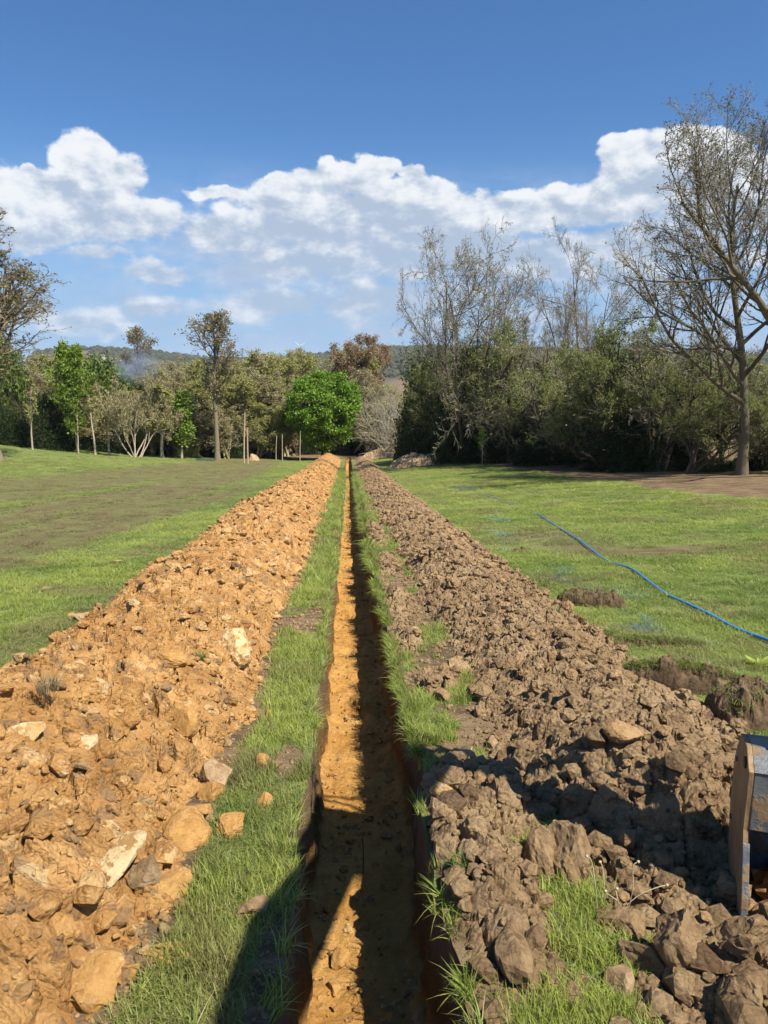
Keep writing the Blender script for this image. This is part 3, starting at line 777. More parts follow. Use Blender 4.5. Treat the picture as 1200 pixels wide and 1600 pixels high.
def grass_field():
    r = np.random.default_rng(4)
    X, Y = [], []
    for (y0, y1, x0, x1, dens) in ((1.7, 5, -1.4, 3.2, 520), (5, 8.5, -5.4, 5.4, 330), (8.5, 14, -8.5, 9, 150), (14, 24, -14, 15, 62), (24, 40, -23, 18, 26), (40, 62, -34, 18, 11), (62, 98, -48, 13, 5)):
        n = int((y1-y0)*(x1-x0)*dens); X.append(r.uniform(x0, x1, n)); Y.append(r.uniform(y0, y1, n))
    x, y = np.concatenate(X), np.concatenate(Y)
    bare, worn = cover(x, y)
    # the strip by the near soil heap keeps its turf
    clump = fbm(x/.32, y/.32, 3, 101)
    ok = (bare+.5*(clump-.5) < .42) & ((x < edgeL(y)-.015) | (x > edgeR(y)+.015)) & (r.random(len(x)) > worn*1.05)
    ok &= (heapL_h(x, y, False) < -.01) & (heapR_h(x, y, False) < .01) & (np.abs(np.arctan2(x, y)-YAW) < .56)
    ok &= x < np.interp(y, HY, HX)+1.0
    x, y, worn, clump = x[ok], y[ok], worn[ok], clump[ok]
    patch = fbm(x/.9, y/.9, 3, 102); field = fbm(x/5, y/7, 4, 103)
    tint = np.clip((patch-.5)*2.2+(field-.5)*2.0+.5+r.normal(size=len(x))*.16, 0, 1)
    dry = np.clip(worn*1.6+sstep(fbm(x/1.1, y/1.1, 4, 104), .50, .70)*.60+sstep(r.random(len(x)), .90, 1)*.6, 0, 1)
    grow = .62+.75*sstep(clump, .40, .68)+.45*np.exp(-((x-edgeR(y)-.07)/.10)**2)*(clump > .45)
    strip = ((x > -1.0) & (x < -.2)) | ((x > .4) & (x < 1.1) & (y < 9))
    grow = grow*np.where(strip, 1.25, np.clip(.80-(y-8)*.01, .5, .9))
    wide = np.clip(y/5.0, 1, 7.5)**.78; tall = grow*np.clip(1+(y-8)*.012, 1, 1.7)
    paint = np.zeros(len(x))
    for (qx, qy, a, b) in PAINT: paint = np.maximum(paint, np.exp(-((x-qx)/a)**2-((y-qy)/b)**2))
    paint = paint*(r.random(len(x)) < .6)*r.uniform(.15, .7, len(x))
    pos = np.stack([x, y, Z(x, y)-.006], 1)
    rot = np.stack([r.normal(size=len(x))*.10, r.normal(size=len(x))*.10, r.uniform(0, 6.3, len(x))], 1)
    scl = np.stack([wide, wide, tall], 1)
    T = [tuft_mesh('grass_tuft', 200+k, 26, .062, .062, .0042, 1.05) for k in range(6)]
    scatter('grass', T, pos, rot, scl, {'tint': tint, 'dry': dry, 'paint': paint})
    # long tufts hanging over the lips of the trench and growing at the feet of the heaps
    n = 2600; y = 1.9+2.6*(np.exp(r.uniform(0, math.log(23), n))-1); side = r.random(n) < .60
    x = np.where(side, edgeR(y)+r.normal(size=n)*.022+.012, edgeL(y)-np.abs(r.normal(size=n))*.03)
    k = fbm(y/.5, y*0+side*9, 3, 105) > .46
    k &= (heapR_h(x, y, False) < .05) & ((y > 4.6) | (r.random(n) < .22))
    x, y, side = x[k], y[k], side[k]; m = len(x)
    x2 = np.where(r.random(m) < .5, r.uniform(-.92, -.30, m), r.uniform(.46, 1.05, m)); b2, _ = cover(x2, y)
    kk = (b2 < .5) & (heapL_h(x2, y, False) < 0) & (heapR_h(x2, y, False) < 0)
    lean = np.where(side, -.5, .35)
    px = np.concatenate([x, x2[kk]]); py = np.concatenate([y, y[kk]]); ln = np.concatenate([lean, np.zeros(kk.sum())]); m = len(px)
    pos = np.stack([px, py, Z(px, py)-.012], 1)
    rot = np.stack([r.normal(size=m)*.2, ln+r.normal(size=m)*.22, r.uniform(-.6, .6, m)], 1)
    s = r.uniform(.55, 1.25, m)*np.clip(py/9, 1, 1.8); scl = np.stack([s*np.clip(py/6, 1, 3)**.5, s, s*.85], 1)
    T = [tuft_mesh('long_grass_tuft', 300+k, 16, .03, .125, .0050, 1.1, 4) for k in range(5)]
    z = np.zeros(m)
    scatter('long_grass', T, pos, rot, scl, {'tint': r.uniform(.2, .9, m), 'dry': (r.random(m) < .12)*.8, 'paint': z})
grass_field()

# ------------------------------------------------------------------ trees
def nrm(v): return v/np.maximum(np.linalg.norm(v, axis=-1, keepdims=True), 1e-9)
def grow(P, D, L, R, seg, wob, trop, r, tip=.35):
    pts, rad = [P], [R]; d = nrm(D); n = len(P)
    for s in range(seg):
        d = nrm(d+wob*r.normal(size=(n, 3))+np.array([0, 0, 1.0])*(trop if np.isscalar(trop) else trop[:, None]))
        P = P+d*(L/seg)[:, None]; pts.append(P); rad.append(R*(1-(1-tip)*(s+1)/seg))
    return np.stack(pts, 1), np.stack(rad, 1)
def spawn(pts, rad, n, t0, t1, ang, r, flatten=0.0, updir=0.0):
    B, K, _ = pts.shape
    p = np.repeat(np.arange(B), n); N = len(p)
    t = t0+(t1-t0)*((np.tile(np.arange(n), B)+r.random(N))/n); f = t*(K-1); i = np.minimum(f.astype(int), K-2); u = (f-i)[:, None]
    pos = pts[p, i]*(1-u)+pts[p, i+1]*u; R = rad[p, i]*(1-u[:, 0])+rad[p, i+1]*u[:, 0]
    T = nrm(pts[p, i+1]-pts[p, i]); rnd = nrm(r.normal(size=(N, 3))); rnd[:, 2] = rnd[:, 2]*(1-flatten)+updir
    side = nrm(rnd-(rnd*T).sum(1)[:, None]*T); a = ang*r.uniform(.7, 1.3, N)
    return p, t, pos, R, nrm(T*np.cos(a)[:, None]+side*np.sin(a)[:, None])
def tubes(pts, rad, sides):
    B, K, _ = pts.shape
    T = nrm(np.gradient(pts, axis=1)); ref = np.array([.3, .2, .93]) if K > 5 else np.array([.57, .57, .57])
    U = nrm(np.cross(T, ref[None, None])); Vv = np.cross(T, U); a = np.arange(sides)*2*PI/sides
    ring = pts[:, :, None]+rad[:, :, None, None]*(U[:, :, None]*np.cos(a)[None, None, :, None]+Vv[:, :, None]*np.sin(a)[None, None, :, None])
    V = ring.reshape(-1, 3); k = np.arange(K-1)[:, None]*sides; j = np.arange(sides)[None]; jn = (j+1) % sides
    q = np.stack([k+j, k+jn, k+sides+jn, k+sides+j], -1).reshape(-1, 4)
    return V, (q[None]+(np.arange(B)*K*sides)[:, None, None]).reshape(-1, 4)
def leaves(P, size, r, droop=.3, aspect=.55, n=1):
    P = np.repeat(P, n, 0); N = len(P); s = size*r.uniform(.55, 1.25, N)[:, None]
    P = P+r.normal(size=(N, 3))*s*.8*(n > 1)
    a = nrm(r.normal(size=(N, 3))+np.array([0, 0, -droop])); b = nrm(np.cross(a, r.normal(size=(N, 3))))
    V = np.stack([P, P+a*s*.55+b*s*aspect*.5, P+a*s, P+a*s*.55-b*s*aspect*.5], 1).reshape(-1, 3)
    return V, np.arange(N*4).reshape(-1, 4)
def join(parts):
    V, Q, off = [], [], 0
    for v, q in parts: V.append(v); Q.append(q+off); off += len(v)
    return np.concatenate(V), np.concatenate(Q)

BARK_ASH = bark_mat('ash_bark', (.075, .060, .038), (.145, .120, .080), (.19, .16, .11))
TWIG_ASH = bark_mat('ash_twig', (.25, .225, .165), (.39, .355, .27), (.43, .40, .30))
BARK_DARK = bark_mat('dark_bark', (.050, .040, .026), (.105, .085, .055), (.13, .105, .07))
BARK_PALE = bark_mat('pale_bark', (.30, .25, .19), (.45, .40, .32), (.40, .33, .25))
BARK_BROWN = bark_mat('brown_bark', (.13, .098, .06), (.22, .17, .11), (.27, .22, .15))
TWIG_OLIVE = bark_mat('olive_twig', (.24, .21, .12), (.36, .32, .19), (.40, .36, .22))
BUD_DARK = foliage_mat('dark_bud', (.07, .062, .032), (.12, .105, .05), (.22, .20, .10), .2)
BUD_OLIVE = foliage_mat('olive_bud', (.25, .25, .07), (.35, .34, .11), (.41, .44, .12), .4)
BUD_BROWN = foliage_mat('brown_bud', (.29, .24, .12), (.39, .34, .18), (.39, .39, .16), .4)
BUD_RUST = foliage_mat('rust_bud', (.26, .17, .09), (.37, .25, .13), (.35, .31, .16), .4)
LEAF_BRIGHT = foliage_mat('bright_leaf', (.10, .19, .018), (.18, .31, .030), (.28, .41, .055), .42)
LEAF_YELLOW = foliage_mat('yellow_green_leaf', (.12, .20, .022), (.20, .30, .035), (.28, .36, .06), .45)
LEAF_MID = foliage_mat('mid_green_leaf', (.08, .125, .025), (.13, .19, .035), (.20, .25, .06), .35)
LEAF_DARK = foliage_mat('evergreen_leaf', (.014, .028, .009), (.030, .050, .014), (.060, .085, .026), .15, .5, .15)
LEAF_IVY = foliage_mat('ivy_leaf', (.028, .045, .012), (.055, .080, .020), (.095, .115, .038), .2, .5, .15)

def tree_meshes(key, seed, H, trunks=1, fork=.28, spread=.55, nlimb=(7, 7, 6, 5), lens=(.42, .5, .5, .5), r0=None, lean=(0, 0), wob=(.06, .13, .18, .24, .3),
                trop=(.05, .10, .06, .03, .02), bark=None, twig=None, leaf=None, leafsize=.1, nleaf=1, leafp=1.0, angs=(.75, .75, .75, .7), tw=.006, t0=None,
                trunklen=.8, leaf_all=False, sides=(8, 5, 4, 3, 3), spreadtr=.25, crown=None, updir=0.0, extra=None):
    """trunk, branches and crown meshes of one kind of tree; H is its height"""
    r = np.random.default_rng(seed)
    R0 = (r0 or H*.018)*(1 if trunks == 1 else .6)
    P = np.zeros((trunks, 3)); D = np.tile([lean[0], lean[1], 1.0], (trunks, 1))+(r.normal(size=(trunks, 3))*spreadtr*[1, 1, 0] if trunks > 1 else 0)
    P[:, :2] = r.normal(size=(trunks, 2))*.15*(trunks > 1)
    P[:, 2] = -.15
    L = np.full(trunks, H*trunklen)*r.uniform(.85, 1.05, trunks) if trunks > 1 else np.array([H*trunklen])
    pts, rad = grow(P, D, L, np.full(trunks, R0), 12, wob[0], trop[0], r, .22)
    rad[:, 0] *= 1.35
    lv = [(pts, rad)]
    for k, n in enumerate(nlimb):
        a = (t0[k] if t0 else (fork if k == 0 else .18))
        p, t, pos, R, dr = spawn(lv[-1][0], lv[-1][1], n, a, 1.0, angs[k], r, updir=updir)
        base = np.linalg.norm(np.diff(lv[-1][0], axis=1), axis=2).sum(1)[p]
        if k == 0:
            shape = (crown or (lambda s: (1-.62*s)))((t-a)/(1-a)); Ln = H*lens[0]*shape*r.uniform(.75, 1.15, len(p))
        else: Ln = base*lens[k]*(1.1-.5*t)*r.uniform(.6, 1.25, len(p))
        Rn = np.maximum(np.minimum(R*.62, Ln*.035), tw)
        seg = (8, 5, 4, 3)[k] if k < 4 else 2
        if k == len(nlimb)-1: seg = 2 if len(nlimb) > 3 else 3
        lv.append(grow(pos, dr, Ln, Rn, seg, wob[k+1], trop[k+1], r, .3))
    m = {}
    m['trunk'] = mk_mesh('trunk', *tubes(*lv[0], sides[0]), mat=bark)
    big = [tubes(*lv[i], sides[i]) for i in range(1, len(lv)-1)]
    m['limbs'] = mk_mesh('limbs', *join(big), mat=bark) if big else None
    m['twigs'] = mk_mesh('twigs', *tubes(*lv[-1], 3), mat=twig or bark)
    if leaf:
        tp = lv[-1][0]; Q = np.concatenate([tp[:, -1], tp[:, 1:-1].reshape(-1, 3)] + ([lv[-2][0][:, -1]] if leaf_all else []))
        Q = Q[r.random(len(Q)) < leafp]
        m['crown'] = mk_mesh('crown', *leaves(Q, leafsize, r, n=nleaf), mat=leaf, smooth=False)
    TREE[key] = m; m['H'] = H
    zz = lv[-1][0][..., 2]; m['top'] = float(np.percentile(zz, 99.7)); m['rad'] = float(np.percentile(np.abs(lv[-1][0][..., 0]), 98))
    return m
TREE = {}
def plant(key, label, px, Y, top=None, width=None, group=None, name='tree', cat='tree', rz=None, height=None, hide=(), x=None, cutz=0.0):
    """stands a tree of a kind at distance Y in picture column px, as tall as picture row top"""
    m = TREE[key]; X = at_dist(px, Y)[0] if x is None else x; zg = z1(X, Y)
    if height is None: height = at_dist(px, Y, top)[1]-zg
    s = height/m['top']; sx = s
    if width is not None: sx = (width/FPX*Y*1.0/2)/m['rad']
    rz = RT.uniform(0, 6.28) if rz is None else rz
    t = thing(name, label, cat, (X, Y, zg-cutz), rz, group); t.scale = (sx, sx, s)
    for k in ('trunk', 'limbs', 'twigs', 'crown'):
        if m.get(k) is not None and k not in hide: ob(k, m[k], t)
    return t
RT = np.random.default_rng(12)

def bush_meshes(key, seed, R, H, nstem, leaf, bark, leafsize, nleaf, hollow=.25, stems=5, drop=0.0, tw=.012, lump=.25, twigs=True):
    """thick shrub: stems that fan out, leaves through an uneven rounded volume"""
    r = np.random.default_rng(seed); m = {}
    P = np.zeros((stems, 3)); P[:, :2] = r.normal(size=(stems, 2))*.25*R; P[:, 2] = -.1
    D = np.concatenate([r.normal(size=(stems, 2))*.45, np.ones((stems, 1))], 1)
    a = grow(P, D, H*r.uniform(.6, .95, stems), np.full(stems, H*.016+.02), 8, .12, .05, r, .25)
    p, t, pos, Rr, dr = spawn(*a, nstem, .12, 1, .8, r); b = grow(pos, dr, R*.75*r.uniform(.5, 1.2, len(pos)), np.maximum(Rr*.6, tw*1.3), 4, .18, .05, r)
    p, t, pos, Rr, dr = spawn(*b, 7, .2, 1, .8, r); c = grow(pos, dr, R*.42*r.uniform(.5, 1.2, len(pos)), np.full(len(pos), tw), 2, .25, .03, r)
    m['trunk'] = mk_mesh('trunk', *tubes(*a, 5), mat=bark)
    m['limbs'] = mk_mesh('limbs', *join([tubes(*b, 3)]), mat=bark)
    m['twigs'] = mk_mesh('twigs', *tubes(*c, 3), mat=bark)
    u = nrm(r.normal(size=(nleaf, 3))); u[:, 2] = np.abs(u[:, 2])*1.0-.12
    g = fbm(u[:, 0]*2.6+seed, u[:, 1]*2.6+u[:, 2]*2.2, 3, seed)+.5*fbm(u[:, 0]*7, u[:, 1]*7+u[:, 2]*6, 2, seed+1)
    rr = (1-lump+lump*2*(g-.25))*(hollow+(1-hollow)*r.random(nleaf)**.45)
    Q = u*rr[:, None]*np.array([R, R, H])*.98; Q[:, 2] = np.maximum(Q[:, 2], 0.03)+drop
    m['crown'] = mk_mesh('crown', *leaves(Q, leafsize, r, n=3), mat=leaf, smooth=False)
    m['top'] = H; m['rad'] = R; TREE[key] = m
    return m

# kinds of tree -------------------------------------------------------------
ASH = dict(bark=BARK_ASH, twig=TWIG_ASH, leaf=BUD_DARK, wob=(.05, .10, .16, .20, .25), trop=(.04, .10, .07, .05, .05))
tree_meshes('big_ash', 3, 17.5, trunklen=.80, fork=.26, nlimb=(19, 11, 10, 7), lens=(.46, .50, .46, .42), r0=.26, lean=(-.10, 0), leafsize=.085, leafp=.55, angs=(.80, .7, .7, .65), tw=.0088,
            crown=lambda s: 1.05-.45*s, **ASH)
tree_meshes('ash_spread', 8, 14, trunks=4, spreadtr=.36, trunklen=.76, fork=.26, nlimb=(9, 9, 8, 6), lens=(.36, .56, .50, .46), r0=.26, leafsize=.08, leafp=.35, angs=(.85, .72, .70, .65), tw=.0105, crown=lambda s: 1.1-.45*s, **dict(ASH, wob=(.07, .14, .2, .24, .28), trop=(.02, .05, .03, .01, .0)))
tree_meshes('ash_tall', 15, 14, trunks=4, spreadtr=.32, trunklen=.78, fork=.22, nlimb=(9, 9, 8, 6), lens=(.36, .56, .50, .46), r0=.22, leafsize=.07, leafp=.2, angs=(.80, .62, .65, .6), tw=.0105, crown=lambda s: 1.1-.45*s, **dict(ASH, wob=(.06, .14, .2, .24, .28), trop=(.02, .05, .03, .01, .0)))
tree_meshes('budding', 21, 12, trunklen=.95, fork=.16, nlimb=(26, 9, 8, 4), lens=(.34, .5, .5, .5), leafsize=.11, nleaf=1, leafp=.8, bark=BARK_BROWN, twig=BARK_BROWN, leaf=foliage_mat('young_bronze_leaf', (.16, .13, .045), (.25, .21, .08), (.30, .28, .12), .4),
            tw=.012, crown=lambda s: .45+.75*math.pi**0*np.sin(np.clip(s*1.1+.25, 0, 1)*PI)*.75, wob=(.03, .1, .15, .2, .25))
for k, sd_, bd, tg in (('belt_a', 31, BUD_BROWN, TWIG_OLIVE), ('belt_b', 32, BUD_OLIVE, TWIG_OLIVE), ('belt_c', 33, BUD_OLIVE, BARK_BROWN), ('belt_e', 35, BUD_BROWN, BARK_BROWN)):
    tree_meshes(k, sd_, 10, trunks=3, spreadtr=.20, trunklen=.85, fork=.10, nlimb=(11, 8, 7), lens=(.32, .52, .5), leafsize=.13, nleaf=3, leafp=.85, bark=tg, twig=tg, leaf=bd,
                angs=(.6, .65, .65), tw=.017, wob=(.06, .12, .18, .22), trop=(.04, .10, .06, .04), crown=lambda s: 1-.55*s)
tree_meshes('rusty', 41, 11, trunks=4, spreadtr=.22, trunklen=.85, fork=.15, nlimb=(11, 8, 6), lens=(.30, .5, .5), leafsize=.15, nleaf=3, bark=BARK_BROWN, leaf=BUD_RUST, angs=(.55, .6, .6), tw=.018, wob=(.05, .1, .15, .2), trop=(.04, .15, .1, .06))
tree_meshes('slim', 43, 13, trunklen=.97, fork=.40, nlimb=(16, 8, 7), lens=(.19, .5, .5), leafsize=.22, nleaf=2, leafp=.8, bark=BARK_BROWN, leaf=foliage_mat('straw_bud', (.16, .13, .06), (.24, .20, .10), (.28, .25, .12), .4), r0=.24,
            angs=(.65, .65, .65), tw=.020, wob=(.02, .12, .18, .22), crown=lambda s: .35+.9*np.sin(np.clip(s*.85+.12, 0, 1)*PI))
tree_meshes('maple', 51, 10, trunks=2, spreadtr=.05, trunklen=.92, fork=.18, nlimb=(20, 8, 5), lens=(.21, .5, .45), leafsize=.26, nleaf=3, bark=BARK_PALE, leaf=LEAF_YELLOW, r0=.12, angs=(.7, .7, .6), tw=.012,
            wob=(.02, .1, .15, .2), crown=lambda s: .55+.7*np.sin(np.clip(s*.9+.15, 0, 1)*PI)-.45*s)
tree_meshes('young', 52, 6, trunklen=.9, fork=.35, nlimb=(12, 6, 4), lens=(.22, .5, .45), leafsize=.16, nleaf=1, bark=BARK_PALE, leaf=BUD_OLIVE, r0=.07, angs=(.6, .7, .6), tw=.010, wob=(.03, .1, .15, .2))
tree_meshes('green_young', 53, 6, trunklen=.9, fork=.15, nlimb=(16, 7, 5), lens=(.24, .5, .45), leafsize=.20, nleaf=2, bark=BARK_PALE, leaf=LEAF_YELLOW, r0=.07, angs=(.6, .7, .6), tw=.010, wob=(.03, .1, .15, .2))
tree_meshes('white_stems', 55, 6.5, trunks=7, spreadtr=.55, trunklen=.7, fork=.3, nlimb=(7, 7, 6), lens=(.30, .5, .5), leafsize=.13, nleaf=2, bark=BARK_PALE, twig=TWIG_OLIVE, leaf=BUD_BROWN, r0=.10, angs=(.6, .7, .7), tw=.014,
            wob=(.13, .15, .18, .22), trop=(.03, .05, .03, .02))
tree_meshes('sapling', 57, 2.6, trunklen=.95, fork=.45, nlimb=(12, 5), lens=(.22, .5), leafsize=.10, nleaf=2, bark=BARK_PALE, leaf=LEAF_YELLOW, r0=.022, angs=(.4, .5), tw=.006, wob=(.02, .08, .15))
tree_meshes('hedge_a', 61, 6.5, trunks=6, spreadtr=.34, trunklen=.8, fork=.12, nlimb=(9, 8, 7), lens=(.34, .5, .5), leafsize=.065, nleaf=2, bark=BARK_DARK, twig=TWIG_OLIVE, leaf=foliage_mat('hedge_leaf', (.11, .155, .028), (.19, .24, .042), (.28, .31, .08), .35),
            r0=.13, angs=(.7, .75, .75), tw=.0085, wob=(.12, .15, .2, .24), trop=(.03, .04, .0, -.02))
tree_meshes('hedge_b', 62, 6.5, trunks=6, spreadtr=.34, trunklen=.8, fork=.12, nlimb=(9, 8, 7), lens=(.34, .5, .5), leafsize=.06, nleaf=1, leafp=.6, bark=BARK_DARK, twig=TWIG_ASH, leaf=foliage_mat('thorn_leaf', (.16, .16, .055), (.24, .22, .085), (.28, .29, .10), .35),
            r0=.13, angs=(.7, .75, .75), tw=.0085, wob=(.12, .15, .2, .24), trop=(.03, .04, .0, -.03))
def round_tree(key, seed, H, R, leaf, nl, ls, bark):
    """full summer crown: clumps of leaves over the tips of the boughs"""
    r = np.random.default_rng(seed)
    m = tree_meshes(key, seed, H, trunklen=.7, fork=.14, nlimb=(18, 7, 5), lens=(.40, .5, .5), bark=bark, r0=.26, angs=(.9, .8, .7), tw=.02, crown=lambda s: .95-.3*s)
    n = 320; u = nrm(r.normal(size=(n, 3))); u[:, 2] = u[:, 2]*.95+.05
    rr = (.55+.42*r.random(n)**.5)*(.9+.22*(fbm(u[:, 0]*2+3, u[:, 1]*2+u[:, 2]*2, 2, seed)-.5)*2)
    C = u*rr[:, None]*np.array([R, R, H*.50]); C[:, 2] += H*.52
    C[:, :2] *= np.clip(.72+.9*(C[:, 2]/H), .6, 1.0)[:, None]; C = C[C[:, 2] > .9]
    Q = np.repeat(C, nl//len(C), 0); g = r.normal(size=Q.shape); Q = Q+nrm(g)*(R*.140)*r.random((len(Q), 1))**.4*np.array([1.25, 1.25, .7])
    m['crown'] = mk_mesh('crown', *leaves(Q, ls, r, n=1, aspect=.8), mat=leaf, smooth=False)
    m['top'] = H*1.0; m['rad'] = R
round_tree('round_green', 71, 13, 6.0, LEAF_BRIGHT, 30000, .34, BARK_DARK)
round_tree('round_mid', 72, 8, 4.2, LEAF_MID, 9000, .34, BARK_DARK)
bush_meshes('evergreen_a', 81, 3.0, 6.0, 9, LEAF_DARK, BARK_DARK, .17, 7500, .35)
bush_meshes('evergreen_b', 82, 2.4, 5.0, 9, LEAF_DARK, BARK_DARK, .15, 6500, .35, lump=.35)
bush_meshes('ivy_mass', 83, 2.3, 6.0, 10, LEAF_IVY, BARK_DARK, .17, 7000, .35, lump=.38)
bush_meshes('olive_bush', 84, 2.0, 3.2, 10, BUD_OLIVE, TWIG_OLIVE, .13, 2600, .35, lump=.35)
bush_meshes('grey_bush', 85, 2.2, 4.2, 12, BUD_BROWN, TWIG_ASH, .11, 1300, .4, stems=9, lump=.35)

# the right-hand side ---------------------------------------------------------
plant('big_ash', 'tallest bare ash with a wide crown near the right edge of the picture', 1172, 33.5, top=95, rz=0.3, name='ash_tree')
tree_meshes('leaning_ash', 5, 15, trunklen=.95, fork=.42, nlimb=(14, 9, 8, 5), lens=(.34, .50, .46, .42), r0=.24, lean=(-1.0, 0), leafsize=.085, leafp=.5, angs=(.70, .7, .7, .65), tw=.0088,
            crown=lambda s: 1.0-.4*s, bark=BARK_ASH, twig=TWIG_ASH, leaf=BUD_DARK, wob=(.05, .10, .16, .20, .25), trop=(.02, .10, .07, .05, .05))
plant('leaning_ash', 'leaning ash rooted outside the frame, its thick dark limb reaching in from the right edge', 1400, 30.5, top=215, rz=0.0, name='ash_tree')
plant('ash_spread', 'bare many-stemmed ash rising over the dark ivy tree right of the bright green tree', 730, 60, top=372, width=255, rz=.4, name='ash_tree')
plant('ash_tall', 'pale bare ash with upright stems behind the hedge between two darker ashes', 908, 56, top=350, width=235, rz=1.2, name='ash_tree')
HG = 'green shrubs in the right-hand hedge'
HL = 'leafy green-brown shrub standing in the long hedge on the right'
hedge = [  # column, distance, top row, kind
 (1235, 33.0, 600, 'hedge_a'), (1180, 36.5, 575, 'hedge_b'), (1130, 37.5, 560, 'hedge_a'), (1085, 36, 588, 'hedge_a'), (1040, 39, 515, 'hedge_b'), (1000, 41, 512, 'hedge_a'), (965, 44, 535, 'hedge_a'),
 (1215, 38, 560, 'hedge_b'), (925, 47, 550, 'hedge_a'), (885, 50, 548, 'hedge_b'), (850, 52, 560, 'hedge_b'), (815, 55, 535, 'hedge_a'), (780, 57, 540, 'hedge_b'), (745, 60, 555, 'hedge_a'), (710, 64, 575, 'hedge_a'),
 (1105, 42, 560, 'hedge_b'), (900, 55, 545, 'hedge_b'), (835, 58, 530, 'hedge_b')]
for i, (px, Y, top, k) in enumerate(hedge):
    if k == 'hedge_a': plant(k, HL, px, Y, top-30, group=HG, name='hedge_shrub', cat='hedge shrub')
    else: plant(k, 'grey-twigged, thinly leaved thorn shrub standing in the long hedge on the right', px, Y, top-30, group='thorn shrubs in the right-hand hedge', name='thorn_shrub', cat='hedge shrub')
EG = 'dark evergreen bushes along the foot of the hedge'
EL = 'low dark evergreen bush at the shaded foot of the right-hand hedge'
ever = [(1222, 36, 640), (1060, 40.0, 655), (1010, 41.5, 610), (985, 43.5, 600), (940, 47.0, 620), (868, 51, 645), (832, 54, 615), (800, 56, 640), (768, 58.5, 620), (735, 61, 600),
        (705, 65, 610), (680, 69, 620), (1128, 37, 690), (965, 43, 660)]
for i, (px, Y, top) in enumerate(ever):
    plant('evergreen_b' if i % 2 else 'evergreen_a', EL, px, Y, top+22, width=(75+35*(i % 3))*1.0*(45/Y), group=EG, name='evergreen_bush', cat='bush')
plant('ivy_mass', 'ivy-clad tree, dark and dense, at the left end of the right-hand hedge', 672, 68, 522, width=108, name='ivy_clad_tree')
plant('ivy_mass', 'dark ivy-covered trunk under the bare many-stemmed ash', 725, 62, 508, width=100, name='ivy_clad_tree')
plant('ivy_mass', 'yellow-lit ivy tree standing under the pale upright ash', 925, 50, 545, width=85, name='ivy_clad_tree')
plant('evergreen_a', 'black-green holly below the ivy-clad tree where the hedge begins', 655, 74, 600, width=80, name='holly_bush', cat='bush')
plant('grey_bush', 'grey leafless bush just right of the bright green tree', 603, 92, 600, width=75, name='bare_bush', cat='bush')
plant('grey_bush', 'pale twiggy bush between the grey bush and the dark hedge', 632, 86, 625, width=60, name='bare_bush', cat='bush')
plant('sapling', 'thin sapling with a tuft of yellow-green leaves in front of the hedge', 756, 52.5, 668, name='sapling', cat='sapling', rz=.3)
# farther wood seen through and over the hedge
RG = 'trees in the wood behind the right-hand hedge'
for i, (px, Y, top) in enumerate([(1190, 60, 590), (1110, 62, 575), (1040, 66, 560), (980, 70, 560), (900, 74, 550), (830, 78, 555), (770, 84, 560), (1240, 55, 570)]):
    plant(('belt_b', 'belt_c')[i % 2], 'olive-brown tree in the wood seen through gaps in the right-hand hedge', px, Y, top, width=110, group=RG)

# the left belt ---------------------------------------------------------------
plant('budding', 'tall tree in young bronze leaf cut off by the left edge of the picture', -18, 58, top=272, width=235, rz=1.0, name='leafing_tree')
plant('round_mid', 'dark pine-like tree below the bronze tree at the left edge', 0, 84, top=518, width=90, name='pine_tree')
plant('maple', 'slender maple in bright yellow-green leaf with a forked white trunk', 115, 76, top=541, width=46, rz=.4, name='maple_tree')
plant('evergreen_b', 'dark green bush at the far left edge of the belt', 12, 77, 620, width=70, name='evergreen_bush', cat='bush')
plant('evergreen_a', 'wide dark green bush just left of the yellow-green maple', 68, 78, 596, width=90, name='evergreen_bush', cat='bush')
plant('evergreen_b', 'low dark bush behind the white-stemmed shrub', 160, 85, 645, width=90, name='evergreen_bush', cat='bush')
plant('young', 'thin bare stem standing in front of the wide dark bush', 42, 74, 590, width=26, name='young_tree')
plant('young', 'thin pale-stemmed young tree right of the yellow-green maple', 141, 76, 600, width=30, name='young_tree', rz=2.1)
plant('young', 'smaller thin young tree beside the white-stemmed shrub', 163, 79, 612, width=34, name='young_tree', rz=4)
plant('white_stems', 'spreading shrub with many white stems in the middle of the left belt', 207, 78, 588, width=120, name='white_stemmed_shrub', cat='shrub', rz=1.4)
plant('young', 'young tree with olive buds between the white-stemmed shrub and the green saplings', 247, 80, 600, width=50, name='young_tree', rz=5)
plant('green_young', 'small bright green young tree left of the tall slim tree', 278, 80, 615, width=46, name='young_tree', rz=1)
plant('slim', 'tall slim tree with a straight trunk and a small high crown above the belt', 335, 80, top=490, width=64, rz=.7, name='slim_tree')
plant('slim', 'bare treetop standing above the belt in front of the hill buildings', 216, 100, top=513, width=44, rz=2.7, name='slim_tree')
plant('round_green', 'round tree in full bright green leaf at the far end of the trench', 502, 88, top=573, width=128, rz=2.2, name='round_green_tree')
plant('round_mid', 'green leafy tree behind the yellow-green maple', 162, 92, top=556, width=105, name='leafy_tree')
plant('rusty', 'tree with rust-red buds rising behind the bright green tree', 540, 118, top=526, width=88, name='rusty_tree')
plant('rusty', 'smaller rust-tinged tree right of the first one, behind the bright green tree', 570, 122, top=540, width=66, name='rusty_tree', rz=2)
BG = 'leafless trees packed together in the far wood'
BL = 'olive-brown leafless tree in the packed wood across the end of the field'
